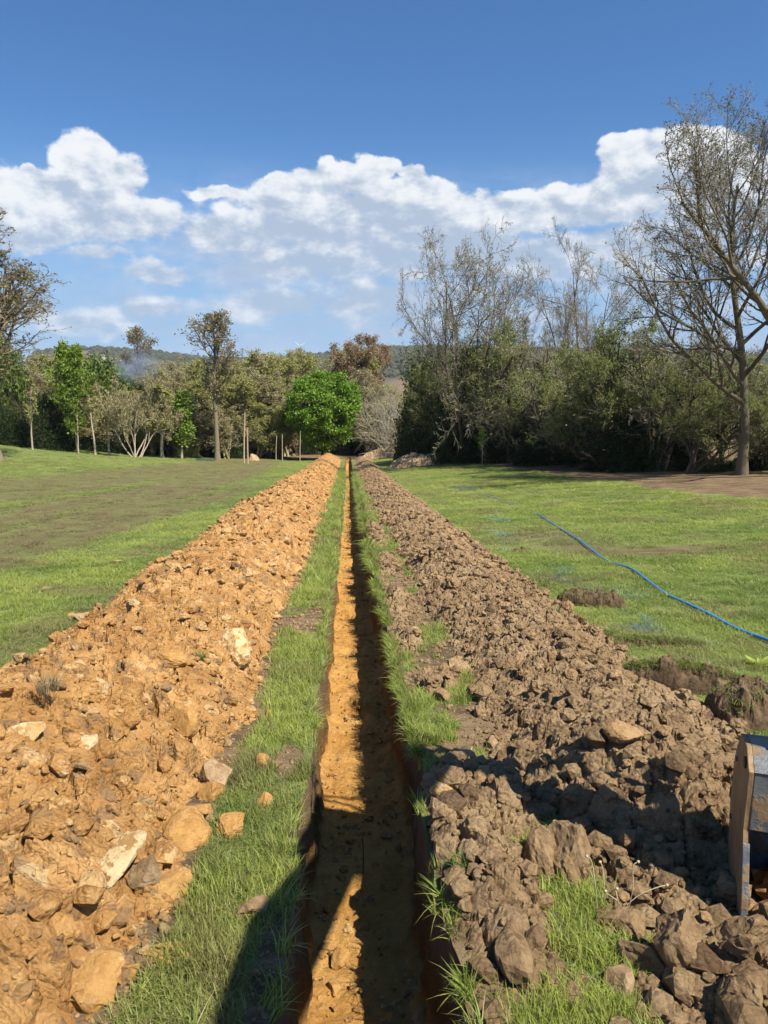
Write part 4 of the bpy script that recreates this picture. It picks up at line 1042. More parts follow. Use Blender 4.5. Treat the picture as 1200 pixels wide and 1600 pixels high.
belt = [(38, 86, 572), (70, 87, 585), (190, 92, 590), (222, 93, 584), (255, 93, 578), (300, 92, 575), (340, 91, 582), (360, 90, 600), (418, 95, 578), (445, 98, 585), (455, 101, 560), (20, 90, 575), (55, 92, 562), (85, 95, 556), (105, 100, 552), (135, 98, 562), (180, 100, 572), (205, 96, 585), (235, 96, 572), (262, 98, 560), (290, 96, 556), (312, 100, 566), (345, 97, 560), (365, 93, 568), (372, 104, 553),
        (395, 98, 545), (412, 105, 548), (428, 101, 552), (445, 107, 543), (462, 112, 545), (485, 115, 552), (590, 108, 575), (575, 103, 590), (612, 118, 600), (628, 122, 622), (405, 94, 600), (430, 96, 610), (385, 91, 585),
        (325, 92, 590), (270, 90, 600), (240, 90, 605), (598, 98, 640), (520, 122, 545), (152, 89, 610), (98, 88, 600)]
belt += [(28, 81, 640), (90, 83, 632), (128, 84, 618), (178, 84, 630), (232, 85, 622), (262, 86, 628), (308, 86, 618), (352, 86, 622), (398, 90, 628), (412, 92, 625), (590, 98, 630)]
for i, (px, Y, top) in enumerate(belt):
    plant(('belt_a', 'belt_b', 'belt_c', 'belt_e')[i % 4], BL, px, Y, top, width=84+9*(i % 4), group=BG, cutz=.3)
UG = 'dark shade bushes under the far wood'
for i, (px, Y, top) in enumerate([(100, 90, 655), (130, 92, 660), (190, 90, 665), (225, 88, 670), (265, 89, 668), (300, 90, 655), (330, 88, 650), (352, 88, 650), (380, 97, 665), (410, 99, 665), (440, 103, 670), (555, 106, 675), (580, 104, 668), (610, 100, 670), (640, 92, 670), (470, 108, 680), (535, 110, 680)]):
    plant('evergreen_b' if i % 2 else 'evergreen_a', 'low dark bush in the shade beneath the far wood', px, Y, top, width=58, group=UG, name='shade_bush', cat='bush', cutz=.2)
plant('olive_bush', 'low green bush at the foot of the green saplings', 285, 84, 672, width=40, name='low_bush', cat='bush')

# woods on the far ridge: one mass
def far_wood():
    r = np.random.default_rng(66); n = 26000
    a = r.uniform(-.56, .62, n); d = np.where(r.random(n) < .35, r.uniform(300, 900, n), r.uniform(900, 2150, n))
    x, y = d*np.sin(a), d*np.cos(a)
    f = fbm(x/150, y/150, 3, 81); field = (f > .52) & (y > 600) & (y < 1400)
    lf = (np.abs(a+.345) < .05) & (y > 1500) & (y < 1900) & (r.random(n) < .85)
    rf = (np.abs(a-.075) < .035) & (y > 760) & (y < 1300) & (fbm(x/90, y/60, 2, 83) > .46)
    k = ~(field | lf | rf); x, y = x[k], y[k]; n = len(x)
    V, T = ico(2); kinds = []
    mt, nn = mat('far_tree_crowns'); t = nn.attr('tint', 'INSTANCER')
    c = nn.mix(t, rgb(.032, .045, .018), rgb(.095, .080, .045)); c = nn.mix(1.0, c, nn.mix(nn.noise(geo_pos(nn), .35, 4, .7), rgb(.5, .5, .5), rgb(1.5, 1.5, 1.5)), 'MULTIPLY')
    finish(nn, c, .9, None, spec=.1)
    for s in range(4):
        W2 = V*(1+.5*(fbm(V[:, 0]*2+s*9, V[:, 1]*2+V[:, 2]*2, 3, s)-.5))[:, None]; W2 = W2+r.normal(size=W2.shape)*.06; W2[:, 2] = W2[:, 2]*.9+.5
        kinds.append(mk_mesh('far_crown', W2, tris=T, mat=mt, smooth=False))
    s = r.uniform(3.5, 7.5, n); pos = np.stack([x, y, Zs(x, y)], 1)
    scatter('far_wood', kinds, pos, np.stack([0*x, 0*x, r.uniform(0, 6, n)], 1), np.stack([s, s, s*r.uniform(.8, 1.3, n)], 1),
            {'tint': np.clip(fbm(x/120, y/120, 3, 88)*1.6-.3+r.normal(size=n)*.15, 0, 1), 'dry': 0*x, 'paint': 0*x})
far_wood()

# ------------------------------------------------------------------ the digger's arm and bucket
import bmesh
def steel():
    m, n = mat('worn_blue_grey_steel'); P = n.new('ShaderNodeTexCoord').outputs['Object']
    col = n.mix(n.ramp(n.noise(P, 6, 6, .65), .35, .65), rgb(.055, .070, .085), rgb(.15, .165, .175))
    mud = n.ramp(n.m('ADD', n.noise(P, 7, 7, .72), n.m('MULTIPLY', n.noise(n.v('MULTIPLY', P, (1, 1, .2)), 30, 4, .7), .2)), .60, .68)
    col = n.mix(mud, col, rgb(.24, .16, .09))
    col = n.mix(n.ramp(n.noise(n.v('MULTIPLY', P, (1, 1, 12)), 16, 3, .7), .66, .70, 0, .6), col, rgb(.36, .36, .35))
    finish(n, col, n.ramp(mud, 0, 1, .42, .9), n.m('ADD', n.noise(P, 50, 5, .7), mud), .5, .006, .4, metal=.2)
    return m
STEEL_BLUE = steel()
def bucket_plate_mat():
    m, n = mat('muddy_bucket_plate'); P = n.new('ShaderNodeTexCoord').outputs['Object']
    a = n.ramp(n.noise(n.v('MULTIPLY', P, (6, 6, 1.2)), 5, 6, .7), .35, .65)
    col = n.mix(a, rgb(.17, .105, .05), rgb(.30, .195, .10))
    col = n.mix(n.ramp(n.noise(n.v('ADD', P, (3, 1, 4)), 5, 6, .7), .50, .62), col, rgb(.13, .125, .115))
    col = n.mix(n.ramp(n.noise(n.v('ADD', P, (9, 1, 4)), 14, 6, .75), .60, .68, 0, .7), col, rgb(.33, .31, .27))
    finish(n, col, .6, n.noise(P, 50, 5, .7), .4, .006, .35, metal=.15)
    return m
PLATE = bucket_plate_mat()
YEL = simple('yellow_digger_paint', (.55, .30, .02), (.62, .36, .03), 4, .4, .1, 30, 0, .5)
BLK = simple('black_rubber', (.015, .015, .015), (.03, .03, .03), 10, .6, .2, 60)
CHROME = simple('ram_rod_chrome', (.55, .55, .55), (.65, .65, .65), 10, .2, .05, 60, 1.0, .5)
HEAD = math.radians(21); AO = np.array([1.965, 2.84]); AZ0 = z1(*AO)
E2 = np.array([math.sin(HEAD), math.cos(HEAD)]); G2 = np.array([math.cos(HEAD), -math.sin(HEAD)])
def prism(bm, pts, w0, w1, bev=0.0):
    """closed outline in (along, up), thick from w0 to w1 across"""
    a = [bm.verts.new((w0, s, h)) for s, h in pts]; b = [bm.verts.new((w1, s, h)) for s, h in pts]
    fs = [bm.faces.new(a[::-1]), bm.faces.new(b)]
    for i in range(len(pts)):
        j = (i+1) % len(pts); fs.append(bm.faces.new((a[i], a[j], b[j], b[i])))
    if bev:
        es = list({e for f in fs for e in f.edges}); bmesh.ops.bevel(bm, geom=es, offset=bev, segments=2, affect='EDGES', profile=.5)
def cyl(bm, p, q, rad, seg=14):
    p, q = Vector(p), Vector(q); d = q-p; u = d.orthogonal().normalized(); v = d.normalized().cross(u)
    A = [bm.verts.new(p+rad*(u*math.cos(k*2*PI/seg)+v*math.sin(k*2*PI/seg))) for k in range(seg)]
    B = [bm.verts.new(q+rad*(u*math.cos(k*2*PI/seg)+v*math.sin(k*2*PI/seg))) for k in range(seg)]
    for k in range(seg): bm.faces.new((A[k], A[(k+1) % seg], B[(k+1) % seg], B[k]))
    bm.faces.new(A[::-1]); bm.faces.new(B)
def bmo(name, fn, m, parent, smooth=False, **k):
    bm = bmesh.new(); fn(bm); bmesh.ops.recalc_face_normals(bm, faces=bm.faces)
    me = bpy.data.meshes.new(name); bm.to_mesh(me); bm.free(); me.materials.append(m)
    if smooth:
        for p in me.polygons: p.use_smooth = True
    return ob(name, me, parent, **k)
def smooth_tube(pts, rad, m, name, parent, sides=10, n=12):
    P = np.array(pts, float); out = []
    for i in range(len(P)-1):
        p0, p1, p2, p3 = P[max(i-1, 0)], P[i], P[i+1], P[min(i+2, len(P)-1)]
        for t in np.linspace(0, 1, n, endpoint=False):
            out.append(.5*((2*p1)+(-p0+p2)*t+(2*p0-5*p1+4*p2-p3)*t*t+(-p0+3*p1-3*p2+p3)*t**3))
    out.append(P[-1]); out = np.array(out)
    V, Q = tubes(out[None], np.full((1, len(out)), rad), sides)
    return ob(name, mk_mesh(name, V, Q, mat=m), parent)
def digger():
    t = thing('digger_arm', 'muddy digger bucket hanging from its arm at the right edge, resting on the brown heap', 'digger arm', (AO[0], AO[1], AZ0+BUCKET_UP), -HEAD)
    hw = .27
    side = [(-.30, .015), (-.265, .20), (-.165, .44), (-.155, .70), (-.05, .765), (.12, .74), (.225, .58), (.245, .36), (.185, .15), (.06, .03), (-.14, -.005)]
    for s in (-1, 1):
        sp = bmo('side_plate', lambda b: prism(b, side, s*hw-.011, s*hw+.011, .004), PLATE, t)
        edge = [(-.33, .0), (-.288, .205), (-.20, .40), (-.172, .39), (-.262, .20), (-.29, .03)]
        bmo('side_cutter', lambda b: prism(b, edge, s*hw-.0135, s*hw+.0135, .003), STEEL_BLUE, sp)
    for (bs, bh, br) in ((-.075, .70, .026), (.15, .60, .012), (.17, .30, .012), (-.05, .06, .012)):
        bmo('bolt_and_hole_disc', lambda b: cyl(b, (-hw-.018, bs, bh), (-hw-.010, bs, bh), br, 10), BLK if br > .02 else STEEL_BLUE, t)  # widest disc is a black stand-in for the pin hole's shade; the rest bolts
    shell = side[3:]
    def back(b):
        th = .016
        for i in range(len(shell)-1):
            (a0, a1), (b0, b1) = shell[i], shell[i+1]; d = np.array([b0-a0, b1-a1]); nn = np.array([-d[1], d[0]])/np.linalg.norm(d)*th
            prism(b, [(a0, a1), (b0, b1), (b0+nn[0]*-1, b1+nn[1]*-1), (a0-nn[0], a1-nn[1])], -hw+.0115, hw-.0115)
    bmo('back_shell', back, STEEL_BLUE, t)
    bmo('front_panel', lambda b: prism(b, [(-.158, .44), (-.150, .70), (-.130, .70), (-.138, .43)], -hw+.013, hw-.013, .003), STEEL_BLUE, t)
    bmo('cutting_lip', lambda b: prism(b, [(-.33, -.010), (-.12, -.022), (-.12, .004), (-.33, .006)], -hw+.012, hw-.012, .003), STEEL_BLUE, t)
    for k in range(4):
        w = -.225+.15*k
        bmo('tooth', lambda b: prism(b, [(-.44, -.02), (-.34, -.035), (-.28, -.03), (-.28, .02), (-.35, .022)], w-.032, w+.032, .006), STEEL_BLUE, t)
    def soil(b):
        pass
    V, T = rock_shape(5, 3, 4, .95, .18, .6)
    ob('soil_load', mk_mesh('soil_load', V*np.array([.24, .17, .17]), tris=T, mat=CLAY, smooth=False), t, loc=(0, .0, .11))
    for w in (-.09, .09):
        bmo('hanger', lambda b: prism(b, [(-.10, .74), (-.10, .93), (-.04, .99), (.02, .93), (.08, .99), (.16, .93), (.16, .72)], w-.012, w+.012, .003), STEEL_BLUE, t)
    bmo('pivot_pin', lambda b: (cyl(b, (-.13, -.04, .92), (.13, -.04, .92), .028), cyl(b, (-.13, .11, .92), (.13, .11, .92), .028)), CHROME, t)
    # dipper: a tapering box from the bucket pin up to the tail above the boom end
    dp = [(-.10, .88), (-.04, .84), (.02, .90), (.24, 2.35), (.30, 2.95), (.18, 3.42), (-.06, 3.55), (-.16, 3.30), (-.06, 2.60), (-.08, 2.2)]
    bmo('dipper', lambda b: prism(b, dp, -.075, .075, .012), YEL, t)
    bmo('boom', lambda b: prism(b, BOOM, -.10, .10, .02), YEL, t)
    bmo('elbow_bracket', lambda b: prism(b, [(-.40, 2.98), (.10, 2.92), (.34, 3.10), (.20, 3.55), (-.10, 3.62), (-.40, 3.42)], -.125, .125, .01), YEL, t)
    bmo('dipper_ram', lambda b: (cyl(b, (0, -1.25, 3.50), (0, -.30, 3.58), .055)), BLK, t, True)
    bmo('dipper_ram_rod', lambda b: (cyl(b, (0, -.30, 3.58), (0, .08, 3.46), .028)), CHROME, t, True)
    bmo('bucket_ram', lambda b: cyl(b, (0, .42, 2.85), (0, .36, 1.75), .045), BLK, t, True)
    bmo('bucket_ram_rod', lambda b: cyl(b, (0, .36, 1.75), (0, .24, 1.15), .024), CHROME, t, True)
    bmo('tipping_link', lambda b: (prism(b, [(.06, .93), (.21, 1.15), (.27, 1.15), (.15, .90)], -.06, -.035, .004), prism(b, [(-.02, 1.15), (.24, 1.19), (.24, 1.13), (-.02, 1.09)], .035, .06, .004)), STEEL_BLUE, t)
    smooth_tube([(-.07, -.55, 3.40), (-.09, -.25, 3.78), (-.07, .05, 3.86), (-.05, .26, 3.62), (-.05, .36, 3.3), (-.05, .40, 2.8)], .017, BLK, 'hose', t)
    smooth_tube([(.05, -.55, 3.40), (.06, -.28, 3.86), (.06, .05, 3.98), (.05, .32, 3.72), (.05, .45, 3.35), (.05, .44, 2.8)], .017, BLK, 'hose', t)
    return t
BUCKET_UP = -.02
BOOM = [(-3.9, 1.0), (-3.55, .9), (-2.6, 2.45), (-1.7, 2.92), (-.40, 3.02), (.02, 3.02), (.10, 3.10), (-.02, 3.22), (-.60, 3.24), (-1.75, 3.44), (-2.75, 3.06), (-3.3, 2.3)]
digger()

# ------------------------------------------------------------------ blue water pipe
def pipe():
    m, n = mat('blue_pipe_plastic'); P = geo_pos(n)
    finish(n, n.mix(n.noise(P, 9, 4, .6), rgb(.015, .19, .52), rgb(.03, .27, .62)), .32, None, spec=.5)
    pts = [(738, 768), (775, 779), (812, 792), (838, 803), (850, 812), (875, 827), (903, 845), (925, 863), (950, 879), (985, 891), (1010, 910), (1040, 930), (1075, 948), (1110, 966), (1150, 985), (1195, 1004), (1240, 1022), (1290, 1040)]
    Q = []
    for i, (a, b) in enumerate(pts):
        x, y = ground_at(a, b); Q.append((x, y, z1(x, y)+(.035 if i > 3 else (-.004 if i < 3 else .012))+.012*math.sin(i*2.1)))
    o = smooth_tube(Q, .0165, m, 'water_pipe', None, 10, 10)
    tag(o, 'bright blue plastic water pipe lying across the grass on the right', 'pipe')
pipe()

# ------------------------------------------------------------------ single stones
def stone_mat(name, c1, c2, c3, k=.55):
    m, n = mat(name); P = n.v('SCALE', n.new('ShaderNodeTexCoord').outputs['Object'], scale=7.0)
    col = n.mix(n.ramp(n.noise(P, 2.5, 5, .6), .4, .6), rgb(*c1), rgb(*c2))
    col = n.mix(n.ramp(n.noise(n.v('ADD', P, (5, 2, 8)), 1.9, 5, .65), k, k+.05), col, rgb(*c3))
    col = n.mix(1.0, col, n.mix(n.noise(P, 14, 5, .7), rgb(.72, .72, .72), rgb(1.2, 1.2, 1.2)), 'MULTIPLY')
    finish(n, col, .88, n.noise(P, 5, 8, .74), .9, .03, .12)
    return m
PALE = stone_mat('cream_limestone', (.60, .44, .23), (.68, .53, .30), (.40, .24, .09), .52)
OCHRE = stone_mat('ochre_stone', (.46, .25, .08), (.54, .31, .11), (.64, .47, .24), .60)
GREYB = stone_mat('grey_brown_clod', (.25, .165, .085), (.34, .235, .13), (.19, .12, .06), .55)
BROWN = stone_mat('brown_clod', (.26, .17, .088), (.345, .235, .125), (.19, .12, .064), .55)
TAN = stone_mat('tan_stone', (.36, .24, .13), (.46, .32, .18), (.30, .19, .09), .55)
def stone(px, py, w, h, m, label, seed, name='stone', cat='stone', rz=0.0, flat=.55, up=.3, tilt=(0, 0), sharp=.66, rough=.06, planes=9, sub=4, floor=False):
    """a stone whose middle shows at a picture point, w by h picture points large"""
    x, y = ground_at(px, py, 0.0)
    for _ in range(4):
        hh = max(float(heapL_h(np.array([x]), np.array([y]))[0]), float(heapR_h(np.array([x]), np.array([y]))[0]), 0)
        x, y = ground_at(px, py, -T_DEPTH if floor else hh)
    zg = float(floor_z(np.array([x]), np.array([y]))[0]) if floor else z1(x, y)+hh
    dep = math.hypot(y, CAM[2]-zg); sx = w/FPX*dep/2; sy = h/FPX*dep/2*(1.25)
    if w < 50: sub = 3
    V, T = rock_shape(seed, sub, planes, sharp, rough); V = V*np.array([sx, sy, min(sx, sy)*flat*1.4])
    V *= 1.12
    o = ob(name, mk_mesh(name, V, tris=T, mat=m, smooth=False), loc=(x, y, zg+min(sx, sy)*flat*up), rot=(tilt[0], tilt[1], rz))
    return tag(o, label, cat)
stone(185, 1345, 42, 84, PALE, 'long cream slab of stone with rusty blotches low on the orange heap', 101, rz=-.45, flat=.28, up=.75, tilt=(.42, .12), sharp=.80)
stone(370, 1022, 52, 56, stone_mat('cream_and_ochre_stone', (.62, .44, .21), (.72, .55, .30), (.48, .27, .09), .5), 'large cream and ochre boulder at the right foot of the orange heap, halfway along', 102, flat=.85, up=.35, sharp=.8)
stone(134, 1166, 34, 32, PALE, 'small squared cream stone in the middle of the near orange heap', 103, rz=.2, flat=.5, up=.6, tilt=(.35, 0))
stone(48, 1148, 60, 34, stone_mat('cream_flecked_clay', (.50, .30, .12), (.60, .40, .18), (.70, .55, .30), .56), 'flat ochre stone with a cream fleck near the left edge of the picture', 104, flat=.5, up=.5, tilt=(.3, .1))
stone(288, 1138, 48, 44, OCHRE, 'upright ochre stone with a sunlit cream face on the orange heap', 105, rz=.5, flat=.8, up=.4)
stone(300, 1312, 76, 64, OCHRE, 'broad lump of orange stone lying on the turf at the foot of the heap', 106, flat=.55, up=.45, sharp=.75, rough=.06)
stone(362, 1302, 54, 38, OCHRE, 'orange lump with a cream patch, right of the broad orange stone', 107, rz=.3, flat=.6, up=.4)
stone(268, 1398, 58, 66, OCHRE, 'wedge of orange stone with a cream corner below the broad orange stone', 108, rz=-.5, flat=.7, up=.4)
stone(232, 1370, 60, 50, GREYB, 'grey-brown clod leaning on the orange wedge stone', 109, flat=.6, up=.2, rough=.07, name='clod', cat='clod')
stone(338, 1225, 50, 46, TAN, 'tan slab tilted at the edge of the turf above the broad orange stone', 110, rz=.2, flat=.45, up=.7, tilt=(.5, -.1))
stone(332, 1243, 40, 34, OCHRE, 'small orange block just below the tilted tan slab', 111, flat=.7, up=.2)
stone(258, 1495, 66, 30, OCHRE, 'flat orange flake lying on the turf near the bottom left', 112, rz=.15, flat=.3, up=.5, tilt=(.1, 0))
stone(82, 1455, 74, 54, OCHRE, 'rounded ochre boulder low on the orange heap near the bottom left corner', 113, flat=.6, up=.3, rough=.06)
stone(130, 1545, 120, 80, OCHRE, 'biggest orange clay block, at the bottom left of the picture', 114, rz=.1, flat=.4, up=.25, rough=.06)
stone(262, 1040, 56, 32, OCHRE, 'ochre ledge of stone with a dark hollow beneath, near the crest of the orange heap', 115, rz=.2, flat=.5, up=.6, tilt=(.2, 0))
stone(165, 1082, 26, 30, TAN, 'small grey-tan stone standing on edge on the orange heap', 116, flat=.9, up=.5)
stone(255, 990, 16, 30, PALE, 'thin cream shard pointing up the orange heap', 117, flat=.5, up=.6)
stone(92, 1046, 48, 22, GREYB, 'grey-brown sod clod at the left shoulder of the orange heap', 118, flat=.6, up=.3, rough=.08, name='clod', cat='clod')
stone(150, 1136, 58, 24, GREYB, 'grey patch of turf clod above the small squared cream stone', 119, flat=.4, up=.2, rough=.08, name='clod', cat='clod')
stone(36, 1440, 30, 30, GREYB, 'small dark round clod left of the rounded ochre boulder', 120, flat=.8, up=.3, rough=.06, name='clod', cat='clod')
stone(420, 1118, 18, 14, OCHRE, 'little orange crumb lying on the bright turf left of the trench', 121, flat=.7, up=.4, name='crumb')
stone(408, 1196, 26, 22, OCHRE, 'orange crumb on the turf beside the brown scrape left of the trench', 122, flat=.7, up=.4, name='crumb')
stone(412, 1262, 30, 26, OCHRE, 'orange crumb beside the shadow left of the trench', 123, flat=.7, up=.4, name='crumb')
stone(392, 1425, 56, 34, GREYB, 'grey-brown clod on the turf beside the digger shadow', 124, flat=.6, up=.3, rough=.08, name='clod', cat='clod')
stone(700, 1250, 48, 46, stone_mat('split_tan_rock', (.50, .33, .16), (.58, .42, .22), (.34, .20, .09), .52), 'split tan rock with sharp faces on the lip of the trench', 130, rz=.4, flat=.6, up=.4, sharp=.6)
stone(888, 1352, 52, 96, BROWN, 'tall brown clod standing on end beside the shaded soil', 131, flat=1.3, up=.5, rough=.06, name='clod', cat='clod', sharp=.7)
stone(845, 1345, 50, 90, BROWN, 'brown clod with a flat face left of the tall one', 132, flat=.9, up=.3, rough=.06, name='clod', cat='clod')
stone(972, 1150, 56, 34, stone_mat('orange_tan_rock', (.36, .225, .105), (.43, .28, .14), (.27, .165, .08), .55), 'orange-tan slab with a dark hollow at its side in the brown heap', 133, rz=-.3, flat=.5, up=.7, tilt=(.3, .1))
stone(910, 1200, 40, 34, BROWN, 'blocky brown clod just above the long shadow', 134, flat=.9, up=.4, name='clod', cat='clod')
stone(1056, 1485, 72, 66, BROWN, 'largest pale-brown clod lying below the bucket', 135, flat=.85, up=.45, rough=.07, name='clod', cat='clod', sharp=.72)
stone(1022, 1520, 54, 76, BROWN, 'brown clod leaning left of the largest clod below the bucket', 136, rz=.6, flat=.8, up=.4, rough=.07, name='clod', cat='clod')
stone(970, 1450, 62, 38, BROWN, 'brown clod at the edge of the near right turf, beside the shadow', 137, rz=-.2, flat=.7, up=.4, rough=.07, name='clod', cat='clod')
stone(962, 1540, 42, 48, TAN, 'lone tan clod sitting on the near right turf', 138, flat=.9, up=.4, rough=.06, name='clod', cat='clod')
stone(1160, 1480, 80, 60, BROWN, 'wide brown clod at the right edge below the bucket', 139, flat=.75, up=.4, rough=.07, name='clod', cat='clod')
stone(1085, 1560, 60, 50, BROWN, 'brown clod at the bottom right, below the largest one', 140, flat=.75, up=.4, rough=.08, name='clod', cat='clod')
stone(1150, 1560, 66, 56, BROWN, 'brown clod in the bottom right corner of the picture', 141, flat=.75, up=.4, rough=.08, name='clod', cat='clod')
stone(805, 1500, 48, 66, BROWN, 'smooth brown clod on the trench-side soil near the near right turf', 142, flat=.8, up=.4, rough=.05, name='clod', cat='clod')
stone(712, 1050, 44, 34, TAN, 'tan clod with a pale fleck on the green strip right of the trench', 143, flat=.7, up=.4, rough=.06, name='clod', cat='clod')
stone(692, 1094, 30, 22, BROWN, 'brown clod on the green strip below the tan one', 144, flat=.7, up=.4, rough=.06, name='clod', cat='clod')
stone(722, 1187, 40, 26, TAN, 'brown-orange clod lying on shaded grass right of the trench', 145, rz=-.3, flat=.6, up=.4, name='clod', cat='clod')
stone(768, 1166, 24, 22, TAN, 'small tan clod at the edge of the shadow right of the trench', 146, flat=.8, up=.4, name='clod', cat='clod')
stone(788, 1187, 26, 24, GREYB, 'small round grey clod where the shadow meets the brown heap', 147, flat=.8, up=.4, name='clod', cat='clod')
stone(658, 872, 20, 12, PALE, 'pale yellow stone on the strip right of the trench, far along', 148, flat=.5, up=.5)
stone(645, 985, 28, 12, TAN, 'flat tan stone on the turf by the trench lip', 149, flat=.4, up=.6)
stone(501, 1211, 22, 24, OCHRE, 'orange stone sitting against the left wall on the trench floor', 160, floor=True, flat=.8, up=.4)
stone(521, 1545, 26, 24, OCHRE, 'pale orange square stone on the trench floor at the bottom', 161, floor=True, flat=.6, up=.4)
stone(528, 1500, 30, 26, OCHRE, 'orange lump on the trench floor above the pale square one', 162, floor=True, flat=.7, up=.3)
stone(175, 878, 34, 8, TAN, 'flat tan crumb lying in the left field beside the orange heap', 163, flat=.4, up=.3, name='crumb', cat='clod')
stone(74, 921, 16, 8, TAN, 'tiny tan crumb on a worn spot in the left field', 164, flat=.5, up=.3, name='crumb', cat='clod')
stone(112, 962, 18, 9, OCHRE, 'orange crumb on the grass next to the left shoulder of the heap', 165, flat=.5, up=.3, name='crumb', cat='clod')
stone(136, 968, 52, 28, TAN, 'tan slab on the left edge of the orange heap', 166, rz=.3, flat=.4, up=.6)

# ------------------------------------------------------------------ turf sods thrown on the right
def sod(px, py, L, Wd, H, rz, label, seed, grassy=True):
    x, y = ground_at(px, py); zg = z1(x, y)
    t = thing('turf_sod', label, 'turf sod', (x, y, zg), rz)
    n = 60; u, v = np.meshgrid(np.linspace(-1, 1, n), np.linspace(-1, 1, 34)); X, Y = (u*L/2).ravel(), (v*Wd/2).ravel()
    e = np.clip(1-np.abs(u)**3.2, 0, 1)*np.clip(1-np.abs(v)**2.6, 0, 1); e = e.ravel()
    _, _, c = worley((X+seed)/.05, Y/.05, seed)
    h = H*e**.42*(.72+.56*fbm((X+seed)/.13, Y/.13, 4, seed))+.05*(c-.5)*e**.5+.06*(fbm((X+seed)/.035, Y/.035, 3, seed+4)-.5)-.04
    X = X+.05*(fbm((X+seed)/.12, Y/.12, 3, seed+1)-.5); Y = Y+.05*(fbm((X+seed)/.12, Y/.12, 3, seed+2)-.5)
    me = mk_mesh('sod_soil', np.stack([X, Y, h], 1), grid_faces(34, n), mat=GREYSOD, smooth=False); ob('sod_soil', me, t)
    r = np.random.default_rng(seed); m = int(1500*L*Wd*2)
    gx, gy = r.uniform(-L/2, L/2, m), r.uniform(-Wd*.5, Wd*.5, m); hh = H*(np.clip(1-np.abs(gx*2/L)**3.2, 0, 1)*np.clip(1-np.abs(gy*2/Wd)**2.6, 0, 1))**.42
    k = (hh > H*.55) & ((gy > -Wd*.16) if grassy else (r.random(m) < .06)); gx, gy, hh = gx[k], gy[k], hh[k]; m = len(gx)
    if m:
        s = r.uniform(.6, 1.2, m)
        pos = np.stack([gx, gy, hh*.92-.045], 1); rot = np.stack([r.normal(size=m)*.35, r.normal(size=m)*.3, r.uniform(0, 6.3, m)], 1)
        scatter('sod_grass', [tuft_mesh('sod_tuft', 400+seed, 24, .05, .075, .0045, 1.2)], pos, rot, np.stack([s, s, s*.8], 1), {'tint': r.uniform(0, .8, m), 'dry': r.uniform(0, .5, m), 'paint': 0*gx}, parent=t)
    return t
GREYSOD = simple('dark_sod_soil', (.075, .05, .03), (.16, .11, .065), 14, .95, 1.0, 40, 0, .1)
sod(922, 945, .88, .24, .24, -.36, 'small overturned turf sod in the grass left of the blue pipe', 1, False)
sod(1068, 1078, 1.02, .28, .27, -.42, 'long turf sod with dark soil showing on its near side', 2)
sod(1172, 1128, .58, .46, .32, .1, 'heaped crumbly sod by the top of the bucket', 3, False)
sod(950, 995, .45, .16, .07, -.2, 'low scrap of turf by the edge of the brown heap', 4)
sod(1030, 1008, .95, .22, .10, -.25, 'flattened turf ridge between the blue pipe and the long sod', 6)
sod(815, 862, .42, .26, .09, .1, 'small soil lump on the grass just right of the brown heap, farther off', 5, False)

# ------------------------------------------------------------------ plants and stems
def leafy_weed():
    x, y = ground_at(1186, 1040); r = np.random.default_rng(8); m = 30
    t = thing('dock_plant', 'yellow-green broad-leaved weed at the right edge by the blue pipe', 'weed', (x, y, z1(x, y)))
    for k in range(18):
        a = r.uniform(0, 6.3); L = r.uniform(.07, .14); w = L*.38; e = r.uniform(.35, 1.1); V = []
        for i, f in enumerate(np.linspace(0, 1, 6)):
            ww = w*math.sin(min(1, f*.9+.1)*PI)**.7; d = f*L*math.cos(e*(1-.5*f)); z = f*L*math.sin(e)*(1-.35*f)
            for q in (-1, 0, 1): V.append((math.cos(a)*(.02+d)-math.sin(a)*q*ww/2, math.sin(a)*(.02+d)+math.cos(a)*q*ww/2, z-.012*(q == 0)*(f > 0)))
        ob('leaf', mk_mesh('leaf', V, grid_faces(6, 3), mat=WEEDM), t)
WEEDM = foliage_mat('weed_leaf', (.20, .30, .05), (.34, .42, .08), (.45, .48, .12), .4)
leafy_weed()
STALK = simple('dry_stalk', (.34, .28, .17), (.45, .38, .25), 20, .8, .1, 60)
def seed_stalks():
    x, y = ground_at(955, 1405, .08)
    t = thing('dandelion_stalks', 'few curved seedless dandelion stalks at the edge of the near right turf', 'stalks', (x, y, z1(x, y)+.03))
    for (bx, by, tx, ty, h) in ((-.06, 0, -.10, .05, .22), (-.02, .02, -.04, .05, .19), (.03, .0, .03, .02, .08), (.08, 0, .12, .03, .20), (.08, .02, .25, .02, .09), (.05, .0, -.02, .02, .07)):
        k = smooth_tube([(bx, by, 0), (bx*.7+tx*.3, by, h*.5), (tx*.8, ty*.8, h*.9), (tx, ty, h)], .0022, STALK, 'stalk', t, 5, 5)
        V, T = ico(1); ob('seed_head', mk_mesh('seed_head', V*.008, tris=T, mat=STALK), k, loc=(tx, ty, h))
seed_stalks()
x, y = ground_at(722, 1195)
o = smooth_tube([(x+.02, y-.08, z1(x, y)+.01), (x+.05, y+.02, z1(x, y)+.05), (x+.09, y+.16, z1(x, y)+.03)], .004, STALK, 'twig', None, 5, 5); tag(o, 'curved dry twig beside the shaded clod right of the trench', 'twig')
